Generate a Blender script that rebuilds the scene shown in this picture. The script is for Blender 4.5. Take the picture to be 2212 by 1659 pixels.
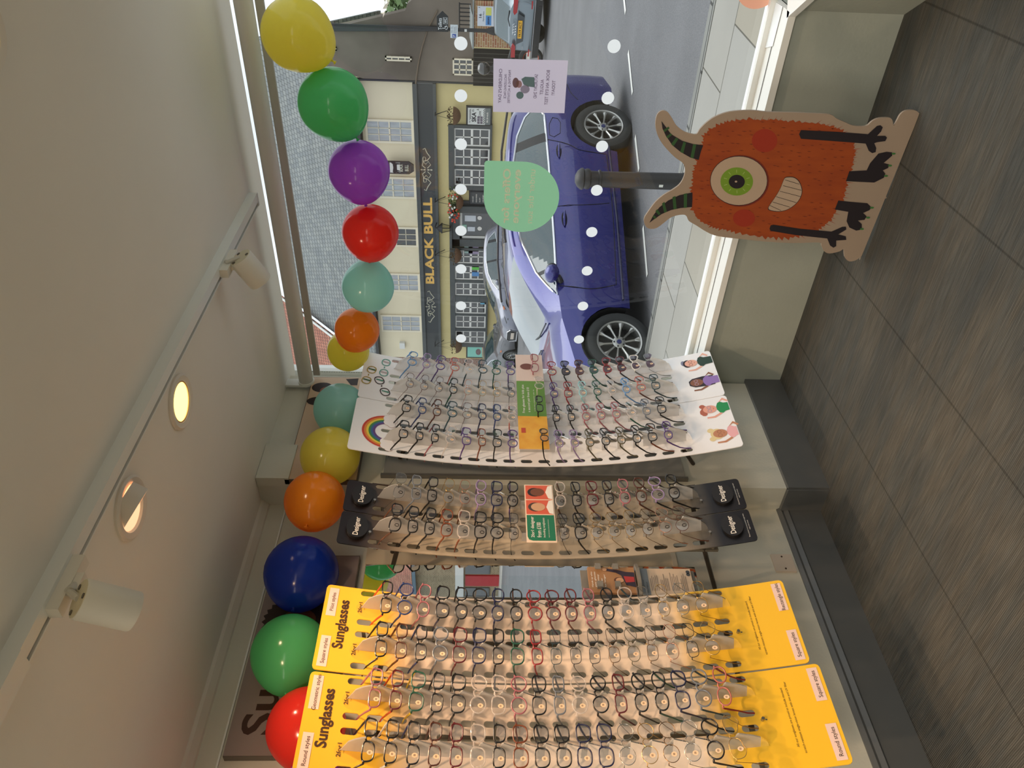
import bpy, bmesh, math, random
from mathutils import Vector, Matrix
from math import sin, cos, tan, pi, radians, atan, sqrt
RND = random.Random(11)
for o in list(bpy.data.objects): bpy.data.objects.remove(o)
S = bpy.context.scene
COL = S.collection

# ------------------------------------------------------------------ camera
F = 1665.0; H = 1.52
yaw = radians(39.6); roll = 0.0176; pitch = atan(73 / F)
f0 = Vector((-sin(yaw), cos(yaw), 0)); r0 = Vector((cos(yaw), sin(yaw), 0)); up = Vector((0, 0, 1))
fw = cos(pitch) * f0 - sin(pitch) * up
d0 = -(sin(pitch) * f0 + cos(pitch) * up)
rt = cos(roll) * r0 - sin(roll) * d0
dn = sin(roll) * r0 + cos(roll) * d0
CP = Vector((0, 0, H))
cd = bpy.data.cameras.new('camera'); cam = bpy.data.objects.new('camera', cd); COL.objects.link(cam)
cd.sensor_fit = 'HORIZONTAL'; cd.sensor_width = 36; cd.lens = 36 * F / 2212
cd.clip_start = .02; cd.clip_end = 400
m = Matrix.Identity(4)
for i, a in enumerate((dn, rt, -fw)):
    for j in range(3): m[j][i] = a[j]
m.translation = CP
cam.matrix_world = m
S.camera = cam

def ray(x, y): return fw * F + rt * (1659 - y - 829.5) + dn * (x - 1106)
def PX(x, y, X): v = ray(x, y); return CP + v * (X / v.x)
def PY(x, y, Y): v = ray(x, y); return CP + v * (Y / v.y)
def PZ(x, y, Z): v = ray(x, y); return CP + v * ((Z - H) / v.z)

# ------------------------------------------------------------------ world, sun, lights, exposure
S.view_settings.view_transform = 'Standard'; S.view_settings.look = 'None'
S.view_settings.gamma = 1; S.view_settings.use_curve_mapping = False
S.view_settings.exposure = 0.0
W = bpy.data.worlds.new('overcast_sky'); S.world = W; W.use_nodes = True
nt = W.node_tree; nt.nodes.clear()
tc = nt.nodes.new('ShaderNodeTexCoord'); mp = nt.nodes.new('ShaderNodeMapping'); mp.inputs['Scale'].default_value = (1, 1, 3)
nz = nt.nodes.new('ShaderNodeTexNoise'); nz.inputs['Scale'].default_value = 2.2; nz.inputs['Detail'].default_value = 6
rp = nt.nodes.new('ShaderNodeValToRGB')
rp.color_ramp.elements[0].position = .35; rp.color_ramp.elements[0].color = (.74, .81, .88, 1)
rp.color_ramp.elements[1].position = .62; rp.color_ramp.elements[1].color = (.93, .95, .97, 1)
bg = nt.nodes.new('ShaderNodeBackground'); bg.inputs['Strength'].default_value = 1.35
wo = nt.nodes.new('ShaderNodeOutputWorld')
nt.links.new(tc.outputs['Generated'], mp.inputs[0]); nt.links.new(mp.outputs[0], nz.inputs['Vector'])
nt.links.new(nz.outputs[0], rp.inputs[0]); nt.links.new(rp.outputs[0], bg.inputs[0]); nt.links.new(bg.outputs[0], wo.inputs[0])

def light(name, kind, loc, energy, col=(1, 1, 1), aim=None, **k):
    d = bpy.data.lights.new(name, kind); d.energy = energy; d.color = col
    for a, b in k.items(): setattr(d, a, b)
    o = bpy.data.objects.new(name, d); COL.objects.link(o); o.location = loc
    if aim is not None: o.rotation_euler = (Vector(aim) - Vector(loc)).to_track_quat('-Z', 'Y').to_euler()
    return o
light('sun', 'SUN', (0, 0, 20), 1.7, (1, .98, .95), (-2, -7, 0), angle=radians(50))
WARM = (1, .66, .40)
# the downlights that sit in the ceiling cans, then unseen fill lights added
light('downlight_and_fill', 'SPOT', (-1.60, 1.82, 2.425), 36, (1, .74, .52), (-1.75, 1.95, 0), spot_size=radians(140), spot_blend=.8, shadow_soft_size=.04)
light('downlight_and_fill', 'SPOT', (-1.60, 1.39, 2.42), 62, WARM, (-2.35, 1.25, 1.1), spot_size=radians(95), spot_blend=.7, shadow_soft_size=.035)
light('downlight_and_fill', 'SPOT', (-.42, 1.5, 2.425), 9, WARM, (-.5, 1.5, 0), spot_size=radians(150), spot_blend=.8, shadow_soft_size=.04)
light('downlight_and_fill', 'SPOT', (-1.10, .93, 2.425), 14, WARM, (-1.1, .93, 0), spot_size=radians(120), spot_blend=.8, shadow_soft_size=.04)
light('downlight_and_fill', 'SPOT', (-1.15, .15, 2.425), 75, WARM, (-2.3, .95, 1.2), spot_size=radians(85), spot_blend=.7, shadow_soft_size=.035)  # extra unseen spot without a can, added to light the yellow boards
light('shop_fill_light', 'AREA', (.8, -1.0, 2.42), 84, (1, .9, .78), (.8, -1.0, 0), size=1.4)  # unseen area fill added behind the camera to brighten the room
light('shop_fill_light', 'AREA', (-1.2, -1.8, 2.42), 74, (1, .9, .78), (-1.2, -1.8, 0), size=1.4)  # second added area fill, also out of view

# ------------------------------------------------------------------ materials
def lin(c):
    return tuple(((v / 255) / 12.92 if v / 255 <= .04045 else ((v / 255 + .055) / 1.055) ** 2.4) for v in c) + (1,)
MATS = {}
def M(name, col=(128, 128, 128), rough=.55, metal=0, coat=0, noise=0, nscale=8, bump=0, bscale=60, trans=0, spec=.5, emit=0, alpha=1, stretch=None, col2=None, sheen=0):
    if name in MATS: return MATS[name]
    m = bpy.data.materials.new(name); m.use_nodes = True; t = m.node_tree; b = t.nodes['Principled BSDF']
    c = lin(col); b.inputs['Base Color'].default_value = c
    b.inputs['Roughness'].default_value = rough; b.inputs['Metallic'].default_value = metal
    b.inputs['Coat Weight'].default_value = coat; b.inputs['Coat Roughness'].default_value = .05
    b.inputs['Specular IOR Level'].default_value = spec
    if emit: b.inputs['Emission Color'].default_value = c; b.inputs['Emission Strength'].default_value = emit
    if trans or alpha < 1: b.inputs['Transmission Weight'].default_value = trans; b.inputs['Alpha'].default_value = alpha
    co = None
    if noise or bump:
        tc = t.nodes.new('ShaderNodeTexCoord'); mp = t.nodes.new('ShaderNodeMapping')
        if stretch: mp.inputs['Scale'].default_value = stretch
        t.links.new(tc.outputs['Object'], mp.inputs[0]); co = mp.outputs[0]
    if noise:
        n = t.nodes.new('ShaderNodeTexNoise'); n.inputs['Scale'].default_value = nscale; n.inputs['Detail'].default_value = 5
        r = t.nodes.new('ShaderNodeValToRGB'); c2 = lin(col2) if col2 else tuple(v * (1 - noise) for v in c[:3]) + (1,)
        r.color_ramp.elements[0].position = .3; r.color_ramp.elements[0].color = c2
        r.color_ramp.elements[1].position = .7; r.color_ramp.elements[1].color = c if col2 else tuple(min(1, v * (1 + noise * .6)) for v in c[:3]) + (1,)
        t.links.new(co, n.inputs['Vector']); t.links.new(n.outputs[0], r.inputs[0]); t.links.new(r.outputs[0], b.inputs['Base Color'])
    if bump:
        n = t.nodes.new('ShaderNodeTexNoise'); n.inputs['Scale'].default_value = bscale; n.inputs['Detail'].default_value = 4
        q = t.nodes.new('ShaderNodeBump'); q.inputs['Strength'].default_value = bump; q.inputs['Distance'].default_value = .01
        t.links.new(co, n.inputs['Vector']); t.links.new(n.outputs[0], q.inputs['Height']); t.links.new(q.outputs[0], b.inputs['Normal'])
    MATS[name] = m; return m
def M_clear(name, tint=(255, 255, 255), refl=1.0, rough=0.0, milk=0.0, milkcol=(230, 230, 230)):
    """thin clear sheet: what lies behind shows through, the surface mirrors a little"""
    if name in MATS: return MATS[name]
    m = bpy.data.materials.new(name); m.use_nodes = True; t = m.node_tree; t.nodes.clear()
    o = t.nodes.new('ShaderNodeOutputMaterial'); tr = t.nodes.new('ShaderNodeBsdfTransparent'); gl = t.nodes.new('ShaderNodeBsdfGlossy')
    fr = t.nodes.new('ShaderNodeFresnel'); fr.inputs[0].default_value = 1.45; mx = t.nodes.new('ShaderNodeMixShader')
    mu = t.nodes.new('ShaderNodeMath'); mu.operation = 'MULTIPLY'; mu.inputs[1].default_value = refl
    tr.inputs[0].default_value = lin(tint); gl.inputs['Roughness'].default_value = rough; gl.inputs[0].default_value = (1, 1, 1, 1)
    t.links.new(fr.outputs[0], mu.inputs[0]); t.links.new(mu.outputs[0], mx.inputs[0])
    src = tr.outputs[0]
    if milk:
        df = t.nodes.new('ShaderNodeBsdfDiffuse'); df.inputs[0].default_value = lin(milkcol)
        tl = t.nodes.new('ShaderNodeBsdfTranslucent'); tl.inputs[0].default_value = lin(milkcol)
        m0 = t.nodes.new('ShaderNodeMixShader'); m0.inputs[0].default_value = .4
        t.links.new(df.outputs[0], m0.inputs[1]); t.links.new(tl.outputs[0], m0.inputs[2])
        m1 = t.nodes.new('ShaderNodeMixShader'); m1.inputs[0].default_value = milk
        t.links.new(tr.outputs[0], m1.inputs[1]); t.links.new(m0.outputs[0], m1.inputs[2]); src = m1.outputs[0]
    t.links.new(src, mx.inputs[1]); t.links.new(gl.outputs[0], mx.inputs[2]); t.links.new(mx.outputs[0], o.inputs[0])
    MATS[name] = m; return m
def M_balloon(name, col, tr=.5, rough=.16):
    if name in MATS: return MATS[name]
    m = bpy.data.materials.new(name); m.use_nodes = True; t = m.node_tree; b = t.nodes['Principled BSDF']; o = t.nodes['Material Output']
    c = lin(col); b.inputs['Base Color'].default_value = c; b.inputs['Roughness'].default_value = rough; b.inputs['Specular IOR Level'].default_value = .5
    tl = t.nodes.new('ShaderNodeBsdfTranslucent'); tl.inputs[0].default_value = c
    mx = t.nodes.new('ShaderNodeMixShader'); mx.inputs[0].default_value = tr
    t.links.new(b.outputs[0], mx.inputs[1]); t.links.new(tl.outputs[0], mx.inputs[2]); t.links.new(mx.outputs[0], o.inputs[0])
    MATS[name] = m; return m
def M_grid(name, c1, c2, cm, scale, bw=.5, rh=.25, mort=.02, rough=.8, plane='xz', noise=.25, bump=.3, ms=.1, offset=.5):
    """brick / slate / paving courses in real metres (1/scale)"""
    if name in MATS: return MATS[name]
    m = bpy.data.materials.new(name); m.use_nodes = True; t = m.node_tree; b = t.nodes['Principled BSDF']; b.inputs['Roughness'].default_value = rough
    tc = t.nodes.new('ShaderNodeTexCoord'); sp = t.nodes.new('ShaderNodeSeparateXYZ'); cb = t.nodes.new('ShaderNodeCombineXYZ')
    t.links.new(tc.outputs['Object'], sp.inputs[0])
    ax = {'x': 0, 'y': 1, 'z': 2}
    t.links.new(sp.outputs[ax[plane[0]]], cb.inputs[0]); t.links.new(sp.outputs[ax[plane[1]]], cb.inputs[1])
    k = t.nodes.new('ShaderNodeTexBrick'); k.inputs['Scale'].default_value = scale; k.inputs['Color1'].default_value = lin(c1); k.inputs['Color2'].default_value = lin(c2)
    k.inputs['Mortar'].default_value = lin(cm); k.inputs['Mortar Size'].default_value = mort; k.inputs['Brick Width'].default_value = bw; k.inputs['Row Height'].default_value = rh
    k.inputs['Mortar Smooth'].default_value = ms; k.offset = offset
    t.links.new(cb.outputs[0], k.inputs['Vector'])
    n = t.nodes.new('ShaderNodeTexNoise'); n.inputs['Scale'].default_value = 1.3; n.inputs['Detail'].default_value = 6
    t.links.new(tc.outputs['Object'], n.inputs['Vector'])
    mx = t.nodes.new('ShaderNodeMix'); mx.data_type = 'RGBA'; mx.blend_type = 'MULTIPLY'; mx.inputs[0].default_value = noise * 2
    t.links.new(k.outputs[0], mx.inputs[6]); t.links.new(n.outputs[0], mx.inputs[7]); t.links.new(mx.outputs[2], b.inputs['Base Color'])
    q = t.nodes.new('ShaderNodeBump'); q.inputs['Strength'].default_value = bump; q.inputs['Distance'].default_value = .01; q.invert = True
    t.links.new(k.outputs['Fac'], q.inputs['Height']); t.links.new(q.outputs[0], b.inputs['Normal'])
    MATS[name] = m; return m
def M_bands(name, stops, z0, rough=.5, axis=2):
    """printed colour along an object axis (metres), as on the display boards"""
    if name in MATS: return MATS[name]
    m = bpy.data.materials.new(name); m.use_nodes = True; t = m.node_tree; b = t.nodes['Principled BSDF']; b.inputs['Roughness'].default_value = rough
    tc = t.nodes.new('ShaderNodeTexCoord'); sp = t.nodes.new('ShaderNodeSeparateXYZ'); r = t.nodes.new('ShaderNodeValToRGB'); mr = t.nodes.new('ShaderNodeMath'); mr.operation = 'DIVIDE'; mr.inputs[1].default_value = 2.5
    t.links.new(tc.outputs['Object'], sp.inputs[0]); t.links.new(sp.outputs[axis], mr.inputs[0]); t.links.new(mr.outputs[0], r.inputs[0])
    e = r.color_ramp.elements
    while len(e) < len(stops): e.new(.5)
    for i, (z, c) in enumerate(stops): e[i].position = (z - z0) / 2.5; e[i].color = lin(c)
    t.links.new(r.outputs[0], b.inputs['Base Color'])
    MATS[name] = m; return m

# ------------------------------------------------------------------ mesh helpers
def WM(o):
    m = o.matrix_basis.copy()
    while o.parent: o = o.parent; m = o.matrix_basis @ m
    return m
class MB:
    def __init__(s): s.v = []; s.f = []; s.mm = {}; s.cur = 0
    def add(s, vs, fs):
        n = len(s.v); s.v += [Vector(v) for v in vs]
        if s.cur:
            for k in range(len(fs)): s.mm[len(s.f) + k] = s.cur
        s.f += [tuple(i + n for i in f) for f in fs]; return s
    def mat(s, i): s.cur = i; return s
    def box(s, c, d, rz=0, mat=None):
        c = Vector(c); h = [x / 2 for x in d]; q = Matrix.Rotation(rz, 3, 'Z') if rz else (mat or Matrix.Identity(3))
        vs = [c + q @ Vector((x * h[0], y * h[1], z * h[2])) for x in (-1, 1) for y in (-1, 1) for z in (-1, 1)]
        return s.add(vs, [(0, 1, 3, 2), (4, 6, 7, 5), (0, 4, 5, 1), (2, 3, 7, 6), (0, 2, 6, 4), (1, 5, 7, 3)])
    def quad(s, *p): return s.add(p, [tuple(range(len(p)))])
    def prism(s, pts, vec):
        n = len(pts); a = [Vector(p) for p in pts]; b = [p + Vector(vec) for p in a]
        fs = [tuple(range(n)), tuple(range(2 * n - 1, n - 1, -1))] + [(i, i + n, (i + 1) % n + n, (i + 1) % n) for i in range(n)]
        return s.add(a + b, fs)
    def tube(s, pts, r, n=8, closed=False, sy=1.0):
        pts = [Vector(p) for p in pts]; N = len(pts); rr = r if isinstance(r, (list, tuple)) else [r] * N
        prev = None; rings = []
        for i, p in enumerate(pts):
            a = pts[i - 1] if (i or closed) else p; b = pts[(i + 1) % N] if (i < N - 1 or closed) else p
            t = (b - a); t = t.normalized() if t.length > 1e-9 else Vector((0, 0, 1))
            if prev is None:
                u = t.cross(Vector((0, 0, 1)));
                if u.length < .1: u = t.cross(Vector((0, 1, 0)))
            else: u = prev - t * prev.dot(t)
            u.normalize(); w = t.cross(u); prev = u
            rings.append([p + (u * cos(2 * pi * k / n) + w * sin(2 * pi * k / n) * sy) * rr[i] for k in range(n)])
        n0 = len(s.v)
        for g in rings: s.v += g
        for i in range(N if closed else N - 1):
            j = (i + 1) % N
            for k in range(n): s.f.append((n0 + i * n + k, n0 + i * n + (k + 1) % n, n0 + j * n + (k + 1) % n, n0 + j * n + k))
        if not closed:
            s.f.append(tuple(n0 + k for k in range(n - 1, -1, -1))); s.f.append(tuple(n0 + (N - 1) * n + k for k in range(n)))
        return s
    def lathe(s, prof, c=(0, 0, 0), n=24, axis=None, cap=True):
        """profile of (radius, height) about an axis through c"""
        c = Vector(c); q = (Vector(axis).normalized().to_track_quat('Z', 'Y').to_matrix() if axis is not None else Matrix.Identity(3))
        n0 = len(s.v)
        for r, z in prof:
            for k in range(n): s.v.append(c + q @ Vector((r * cos(2 * pi * k / n), r * sin(2 * pi * k / n), z)))
        for i in range(len(prof) - 1):
            for k in range(n): s.f.append((n0 + i * n + k, n0 + i * n + (k + 1) % n, n0 + (i + 1) * n + (k + 1) % n, n0 + (i + 1) * n + k))
        if cap and prof[0][0] > 1e-6: s.f.append(tuple(n0 + k for k in range(n - 1, -1, -1)))
        if cap and prof[-1][0] > 1e-6: s.f.append(tuple(n0 + (len(prof) - 1) * n + k for k in range(n)))
        return s
    def cyl(s, a, b, r, r2=None, n=20):
        a = Vector(a); b = Vector(b); return s.lathe([(r, 0), (r if r2 is None else r2, (b - a).length)], a, n, b - a)
    def ell(s, c, r, n=20, m=12, q=None):
        c = Vector(c); n0 = len(s.v); q = q or Matrix.Identity(3)
        for i in range(m + 1):
            a = -pi / 2 + pi * i / m
            for k in range(n): s.v.append(c + q @ Vector((r[0] * cos(a) * cos(2 * pi * k / n), r[1] * cos(a) * sin(2 * pi * k / n), r[2] * sin(a))))
        for i in range(m):
            for k in range(n): s.f.append((n0 + i * n + k, n0 + i * n + (k + 1) % n, n0 + (i + 1) * n + (k + 1) % n, n0 + (i + 1) * n + k))
        return s
    def text(s, txt, size, mp, bold=0, align='LEFT', sx=1.0):
        """flat lettering; mp maps (along, up) in metres to a place"""
        vs, fs = text_geo(txt, bold)
        if not vs: return s
        xs = [v[0] for v in vs]; off = 0 if align == 'LEFT' else (-(min(xs) + max(xs)) / 2 if align == 'CENTER' else -max(xs))
        return s.add([mp((x + off) * size * sx, y * size) for x, y in vs], fs)
    def textfit(s, txt, mp, width, height, bold=0):
        """lettering scaled to fill width x height from its lower left corner"""
        vs, fs = text_geo(txt, bold)
        xs = [v[0] for v in vs]; ys = [v[1] for v in vs]; x0, y0 = min(xs), min(ys); kx = width / (max(xs) - x0); ky = height / (max(ys) - y0)
        return s.add([mp((x - x0) * kx, (y - y0) * ky) for x, y in vs], fs)
    def build(s, name, mat, parent=None, smooth=False, label=None, cat=None, group=None, kind=None, solid=0, weld=True):
        me = bpy.data.meshes.new(name)
        vs = s.v
        if parent is not None:
            iv = WM(parent).inverted(); vs = [iv @ v for v in vs]
        me.from_pydata([tuple(v) for v in vs], [], s.f); me.update()
        for k, i in s.mm.items(): me.polygons[k].material_index = i
        bm = bmesh.new(); bm.from_mesh(me)
        if weld: bmesh.ops.remove_doubles(bm, verts=bm.verts, dist=1e-6)
        if len(bm.faces) < 20000 and not solid: bmesh.ops.recalc_face_normals(bm, faces=bm.faces)
        if smooth:
            for f in bm.faces: f.smooth = True
            for e in bm.edges:
                if len(e.link_faces) == 2 and e.calc_face_angle(0) > .6: e.smooth = False
        bm.to_mesh(me); bm.free()
        if isinstance(mat, (list, tuple)):
            for q in mat: me.materials.append(q)
        elif mat: me.materials.append(mat)
        o = bpy.data.objects.new(name, me); COL.objects.link(o)
        if parent is not None: o.parent = parent
        if solid: md = o.modifiers.new('thickness', 'SOLIDIFY'); md.thickness = solid; md.offset = -1
        return tag(o, label, cat, group, kind)
TG = {}
def text_geo(txt, bold=0):
    k = (txt, bold)
    if k in TG: return TG[k]
    c = bpy.data.curves.new('t', 'FONT'); c.body = txt; c.size = 1; c.offset = bold; c.resolution_u = 3; c.fill_mode = 'FRONT' if hasattr(c, 'fill_mode') else c.fill_mode
    o = bpy.data.objects.new('t', c); me = bpy.data.meshes.new_from_object(o)
    r = ([(v.co.x, v.co.y) for v in me.vertices], [tuple(p.vertices) for p in me.polygons])
    bpy.data.meshes.remove(me); bpy.data.objects.remove(o); bpy.data.curves.remove(c)
    TG[k] = r; return r
def tag(o, label=None, cat=None, group=None, kind=None):
    if label: o['label'] = label
    if cat: o['category'] = cat
    if group: o['group'] = group
    if kind: o['kind'] = kind
    return o
def thing(name, label, cat, loc=(0, 0, 0), group=None, rz=0):
    o = bpy.data.objects.new(name, None); o.empty_display_size = .1; COL.objects.link(o); o.location = loc; o.rotation_euler = (0, 0, rz)
    return tag(o, label, cat, group)
def struct(name, mb, mat, **k): return mb.build(name, mat, kind='structure', **k)
def dup(root):
    r = root.copy(); COL.objects.link(r)
    for ch in root.children:
        c = ch.copy(); COL.objects.link(c); c.parent = r
        for g in ch.children:
            d = g.copy(); COL.objects.link(d); d.parent = c
    return r
def frame_map(o, r, u, off=None):
    o = Vector(o); r = Vector(r); u = Vector(u)
    if off: o = o + r.cross(u).normalized() * off
    return lambda a, b: o + r * a + u * b
def circ(c, r, n=28, ry=None): return [(c[0] + r * cos(2 * pi * k / n), c[1] + (ry or r) * sin(2 * pi * k / n)) for k in range(n)]

# ------------------------------------------------------------------ the room
CEIL = 2.44; XA = -2.56; XC = -2.42; YC = 2.25; YW = 2.975
white = M('painted_wall', (206, 204, 190), .75, noise=.04, nscale=3, bump=.06, bscale=90)
whitec = M('ceiling_paint', (236, 232, 222), .8, noise=.03, nscale=2)
trimw = M('white_gloss_trim', (232, 234, 230), .35)
greyp = M('dark_grey_gloss', (92, 94, 94), .35, noise=.06, nscale=6)
# carpet: fine grooves running away from the door with darker and lighter patches
def carpet():
    m = bpy.data.materials.new('loop_carpet'); m.use_nodes = True; t = m.node_tree; b = t.nodes['Principled BSDF']; b.inputs['Roughness'].default_value = .95; b.inputs['Specular IOR Level'].default_value = .15
    tc = t.nodes.new('ShaderNodeTexCoord'); rot = t.nodes.new('ShaderNodeMapping'); rot.inputs['Rotation'].default_value = (0, 0, radians(-3))
    t.links.new(tc.outputs['Object'], rot.inputs[0])
    def nz(sc, s, d=3):
        mp = t.nodes.new('ShaderNodeMapping'); mp.inputs['Scale'].default_value = sc; n = t.nodes.new('ShaderNodeTexNoise'); n.inputs['Scale'].default_value = s; n.inputs['Detail'].default_value = d
        t.links.new(rot.outputs[0], mp.inputs[0]); t.links.new(mp.outputs[0], n.inputs['Vector']); return n.outputs[0]
    a = nz((7, 190, 1), 1.0, 2); c = nz((3.0, 22, 1), 1.0, 2); d = nz((1, 2.2, 1), 1.6, 3)
    w = t.nodes.new('ShaderNodeTexWave'); w.bands_direction = 'Y'; w.inputs['Scale'].default_value = 55; w.inputs['Distortion'].default_value = .5; t.links.new(rot.outputs[0], w.inputs['Vector'])
    def ramp(src, p0, p1, c0, c1):
        r = t.nodes.new('ShaderNodeValToRGB'); r.color_ramp.elements[0].position = p0; r.color_ramp.elements[1].position = p1; r.color_ramp.elements[0].color = lin(c0); r.color_ramp.elements[1].color = lin(c1); t.links.new(src, r.inputs[0]); return r.outputs[0]
    base = ramp(c, .38, .62, (100, 102, 99), (107, 105, 98))
    def mul(x, y, f):
        q = t.nodes.new('ShaderNodeMix'); q.data_type = 'RGBA'; q.blend_type = 'MULTIPLY'; q.inputs[0].default_value = f; t.links.new(x, q.inputs[6]); t.links.new(y, q.inputs[7]); return q.outputs[2]
    x = mul(base, ramp(a, .35, .65, (176, 176, 176), (255, 255, 255)), .6)
    x = mul(x, ramp(d, .4, .6, (220, 222, 225), (255, 250, 245)), .8)
    x = mul(x, ramp(w.outputs[0], .1, .6, (150, 150, 150), (255, 255, 255)), .5)
    sx = t.nodes.new('ShaderNodeSeparateXYZ'); t.links.new(rot.outputs[0], sx.inputs[0])
    def math(op, a, b):
        q = t.nodes.new('ShaderNodeMath'); q.operation = op
        for i, v in enumerate((a, b)):
            if hasattr(v, 'links') or hasattr(v, 'is_linked'): t.links.new(v, q.inputs[i])
            else: q.inputs[i].default_value = v
        return q.outputs[0]
    fr = math('ABSOLUTE', math('SUBTRACT', math('FRACT', math('DIVIDE', math('ADD', sx.outputs[0], 10.72), .5), 0), .5), 0)
    x = mul(x, ramp(fr, .004, .009, (90, 88, 84), (255, 255, 255)), .45)
    t.links.new(x, b.inputs['Base Color'])
    q = t.nodes.new('ShaderNodeBump'); q.inputs['Strength'].default_value = .5; q.inputs['Distance'].default_value = .004; t.links.new(w.outputs[0], q.inputs['Height']); t.links.new(q.outputs[0], b.inputs['Normal'])
    return m
XR = 2.6; YB = -4.2
DX = Vector((.55, -.835, 0)).normalized(); KN = Vector((-.69, YW, 0)); KE = KN + DX * 1.0    # the shopfront turns back here towards the entrance
poly = [(XA - .1, YB), (XR, YB), (XR, KE.y), (KE.x, KE.y), (KN.x, YW + .02), (XA - .1, YW + .02)]
struct('floor', MB().prism([(x, y, 0) for x, y in poly], (0, 0, -.06)), carpet())
struct('ceiling', MB().prism([(x, y, CEIL) for x, y in [(XA - .1, YB), (XR, YB), (XR, KE.y), (KE.x + .05, KE.y), (KN.x + .04, 3.045), (XA - .1, 3.045)]], (0, 0, .08)), whitec)
struct('wall_left', MB().box((XA - .05, (YB + YC) / 2, CEIL / 2), (.1, YC - YB, CEIL)), white)
struct('wall_chimney_breast', MB().box(((XC + XA - .1) / 2, (YC + 2.96) / 2, CEIL / 2), (XC - XA + .1, 2.96 - YC, CEIL)), white)
struct('wall_window_reveal', MB().prism([(XC, 2.96, 0), (-2.545, 3.10, 0), (-2.545, 3.2, 0), (-2.85, 3.2, 0), (-2.85, 2.96, 0)], (0, 0, 2.7)), white)
struct('trim_1', MB().box((XC + .012, 2.34, 2.37), (.05, .2, .136)), white)
struct('wall_back', MB().box((0, YB - .05, CEIL / 2), (5.3, .1, CEIL)), white)
struct('wall_right', MB().box((XR + .05, (YB + KE.y) / 2, CEIL / 2), (.1, KE.y - YB, CEIL)), white)
struct('wall_entrance', MB().box(((KE.x + XR) / 2, KE.y + .05, CEIL / 2), (XR - KE.x, .1, CEIL)), white)
# low wall under the window, its sill, and the angled piece
def run(a, b, z0, z1, t, side=1, o0=0):
    a = Vector(a); b = Vector(b); d = (b - a).normalized(); n = Vector((-d.y, d.x, 0)) * side
    return [a + n * o0, b + n * o0, b + n * (o0 + t), a + n * (o0 + t)], z0, z1
def runbox(mb, a, b, z0, z1, t, side=1, o0=0):
    p, z0, z1 = run(a, b, z0, z1, t, side, o0); return mb.prism([(q.x, q.y, z0) for q in p], (0, 0, z1 - z0))
L0 = (XA, YW, 0)
lw = M('low_wall_paint', (164, 170, 160), .7, noise=.05, nscale=5, bump=.08, bscale=60)
mb = MB(); runbox(mb, L0, KN, 0, .41, .18); runbox(mb, KN, KE, 0, .41, .18); struct('wall_window', mb, lw)
mb = MB(); runbox(mb, (XC, YW, 0), KN, .405, .432, .21, 1, -.028); mb.prism([(XC, YW, .405), (-2.545, 3.10, .405), (-2.545, 3.18, .405), (XC, 3.18, .405)], (0, 0, .027)); runbox(mb, KN, KE, .405, .432, .21, 1, -.028)
struct('trim_2', mb, trimw)                       # window sill board
mb = MB(); runbox(mb, (XC, YW, 0), KN, .4321, .4345, .004, 1, .06); runbox(mb, KN, KE, .4321, .4345, .004, 1, .06); struct('trim_3', mb, M('sill_joint', (120, 122, 122), .6))
GY = YW + .15
gl = M_clear('window_glass', (246, 250, 250), 1.0)
def add_window(n, a, b, side=1, post=(1, 1)):
    a = Vector(a); b = Vector(b); d = (b - a).normalized(); nn = Vector((-d.y, d.x, 0)) * side
    w = thing('window_%d' % n, None, None, (a.x, a.y, .43)); w['kind'] = 'structure'
    mb = MB()
    if post[0]: runbox(mb, a, a + d * .045, .43, 2.6, .05, side, .125)
    if post[1]: runbox(mb, b - d * .045, b, .43, 2.6, .05, side, .125)
   
    runbox(mb, a, b, .43, .455, .05, side, .125); runbox(mb, a, b, 2.58, 2.6, .05, side, .125); mb.build('window_frame', trimw, w)
    g = MB(); p = [a + nn * .15, b + nn * .15]; g.quad((p[0].x, p[0].y, .45), (p[1].x, p[1].y, .45), (p[1].x, p[1].y, 2.59), (p[0].x, p[0].y, 2.59)); g.build('window_pane', gl, w)
    return w
add_window(1, (-2.545, YW, 0), KN + Vector((.09, 0, 0)), 1, (1, 0))
add_window(2, KN + DX * .09, KE, 1, (0, 1))
GYP = YW + .15        # plane of the glass
mb = MB(); runbox(mb, KE + DX * 0, KE + Vector((0.01, 0, 0)), 0, CEIL, .1); struct('trim_4', mb, trimw)
struct('trim_5', MB().box((-1.5, YW + .14, 2.70), (1.9, .14, .2)), white)
# baseboards
mb = MB(); mb.box((XA + .008, (YB + YC) / 2, .07), (.016, YC - YB, .14))
mb.prism([(XA, YB, .14), (XA + .016, YB, .14), (XA + .022, YB, .148), (XA + .012, YB, .165), (XA + .016, YB, .175), (XA + .006, YB, .19), (XA, YB, .19)], (0, YC - YB, 0)); struct('baseboard_left', mb, greyp)
mb = MB(); mb.box((XC + .009, (YC + YW) / 2 - .005, .09), (.018, YW - YC + .01, .18)); mb.box(((XC + XA) / 2 + .012, YC - .009, .09), (XC - XA - .01, .018, .18)); struct('baseboard_chimney_breast', mb, greyp)

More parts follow.
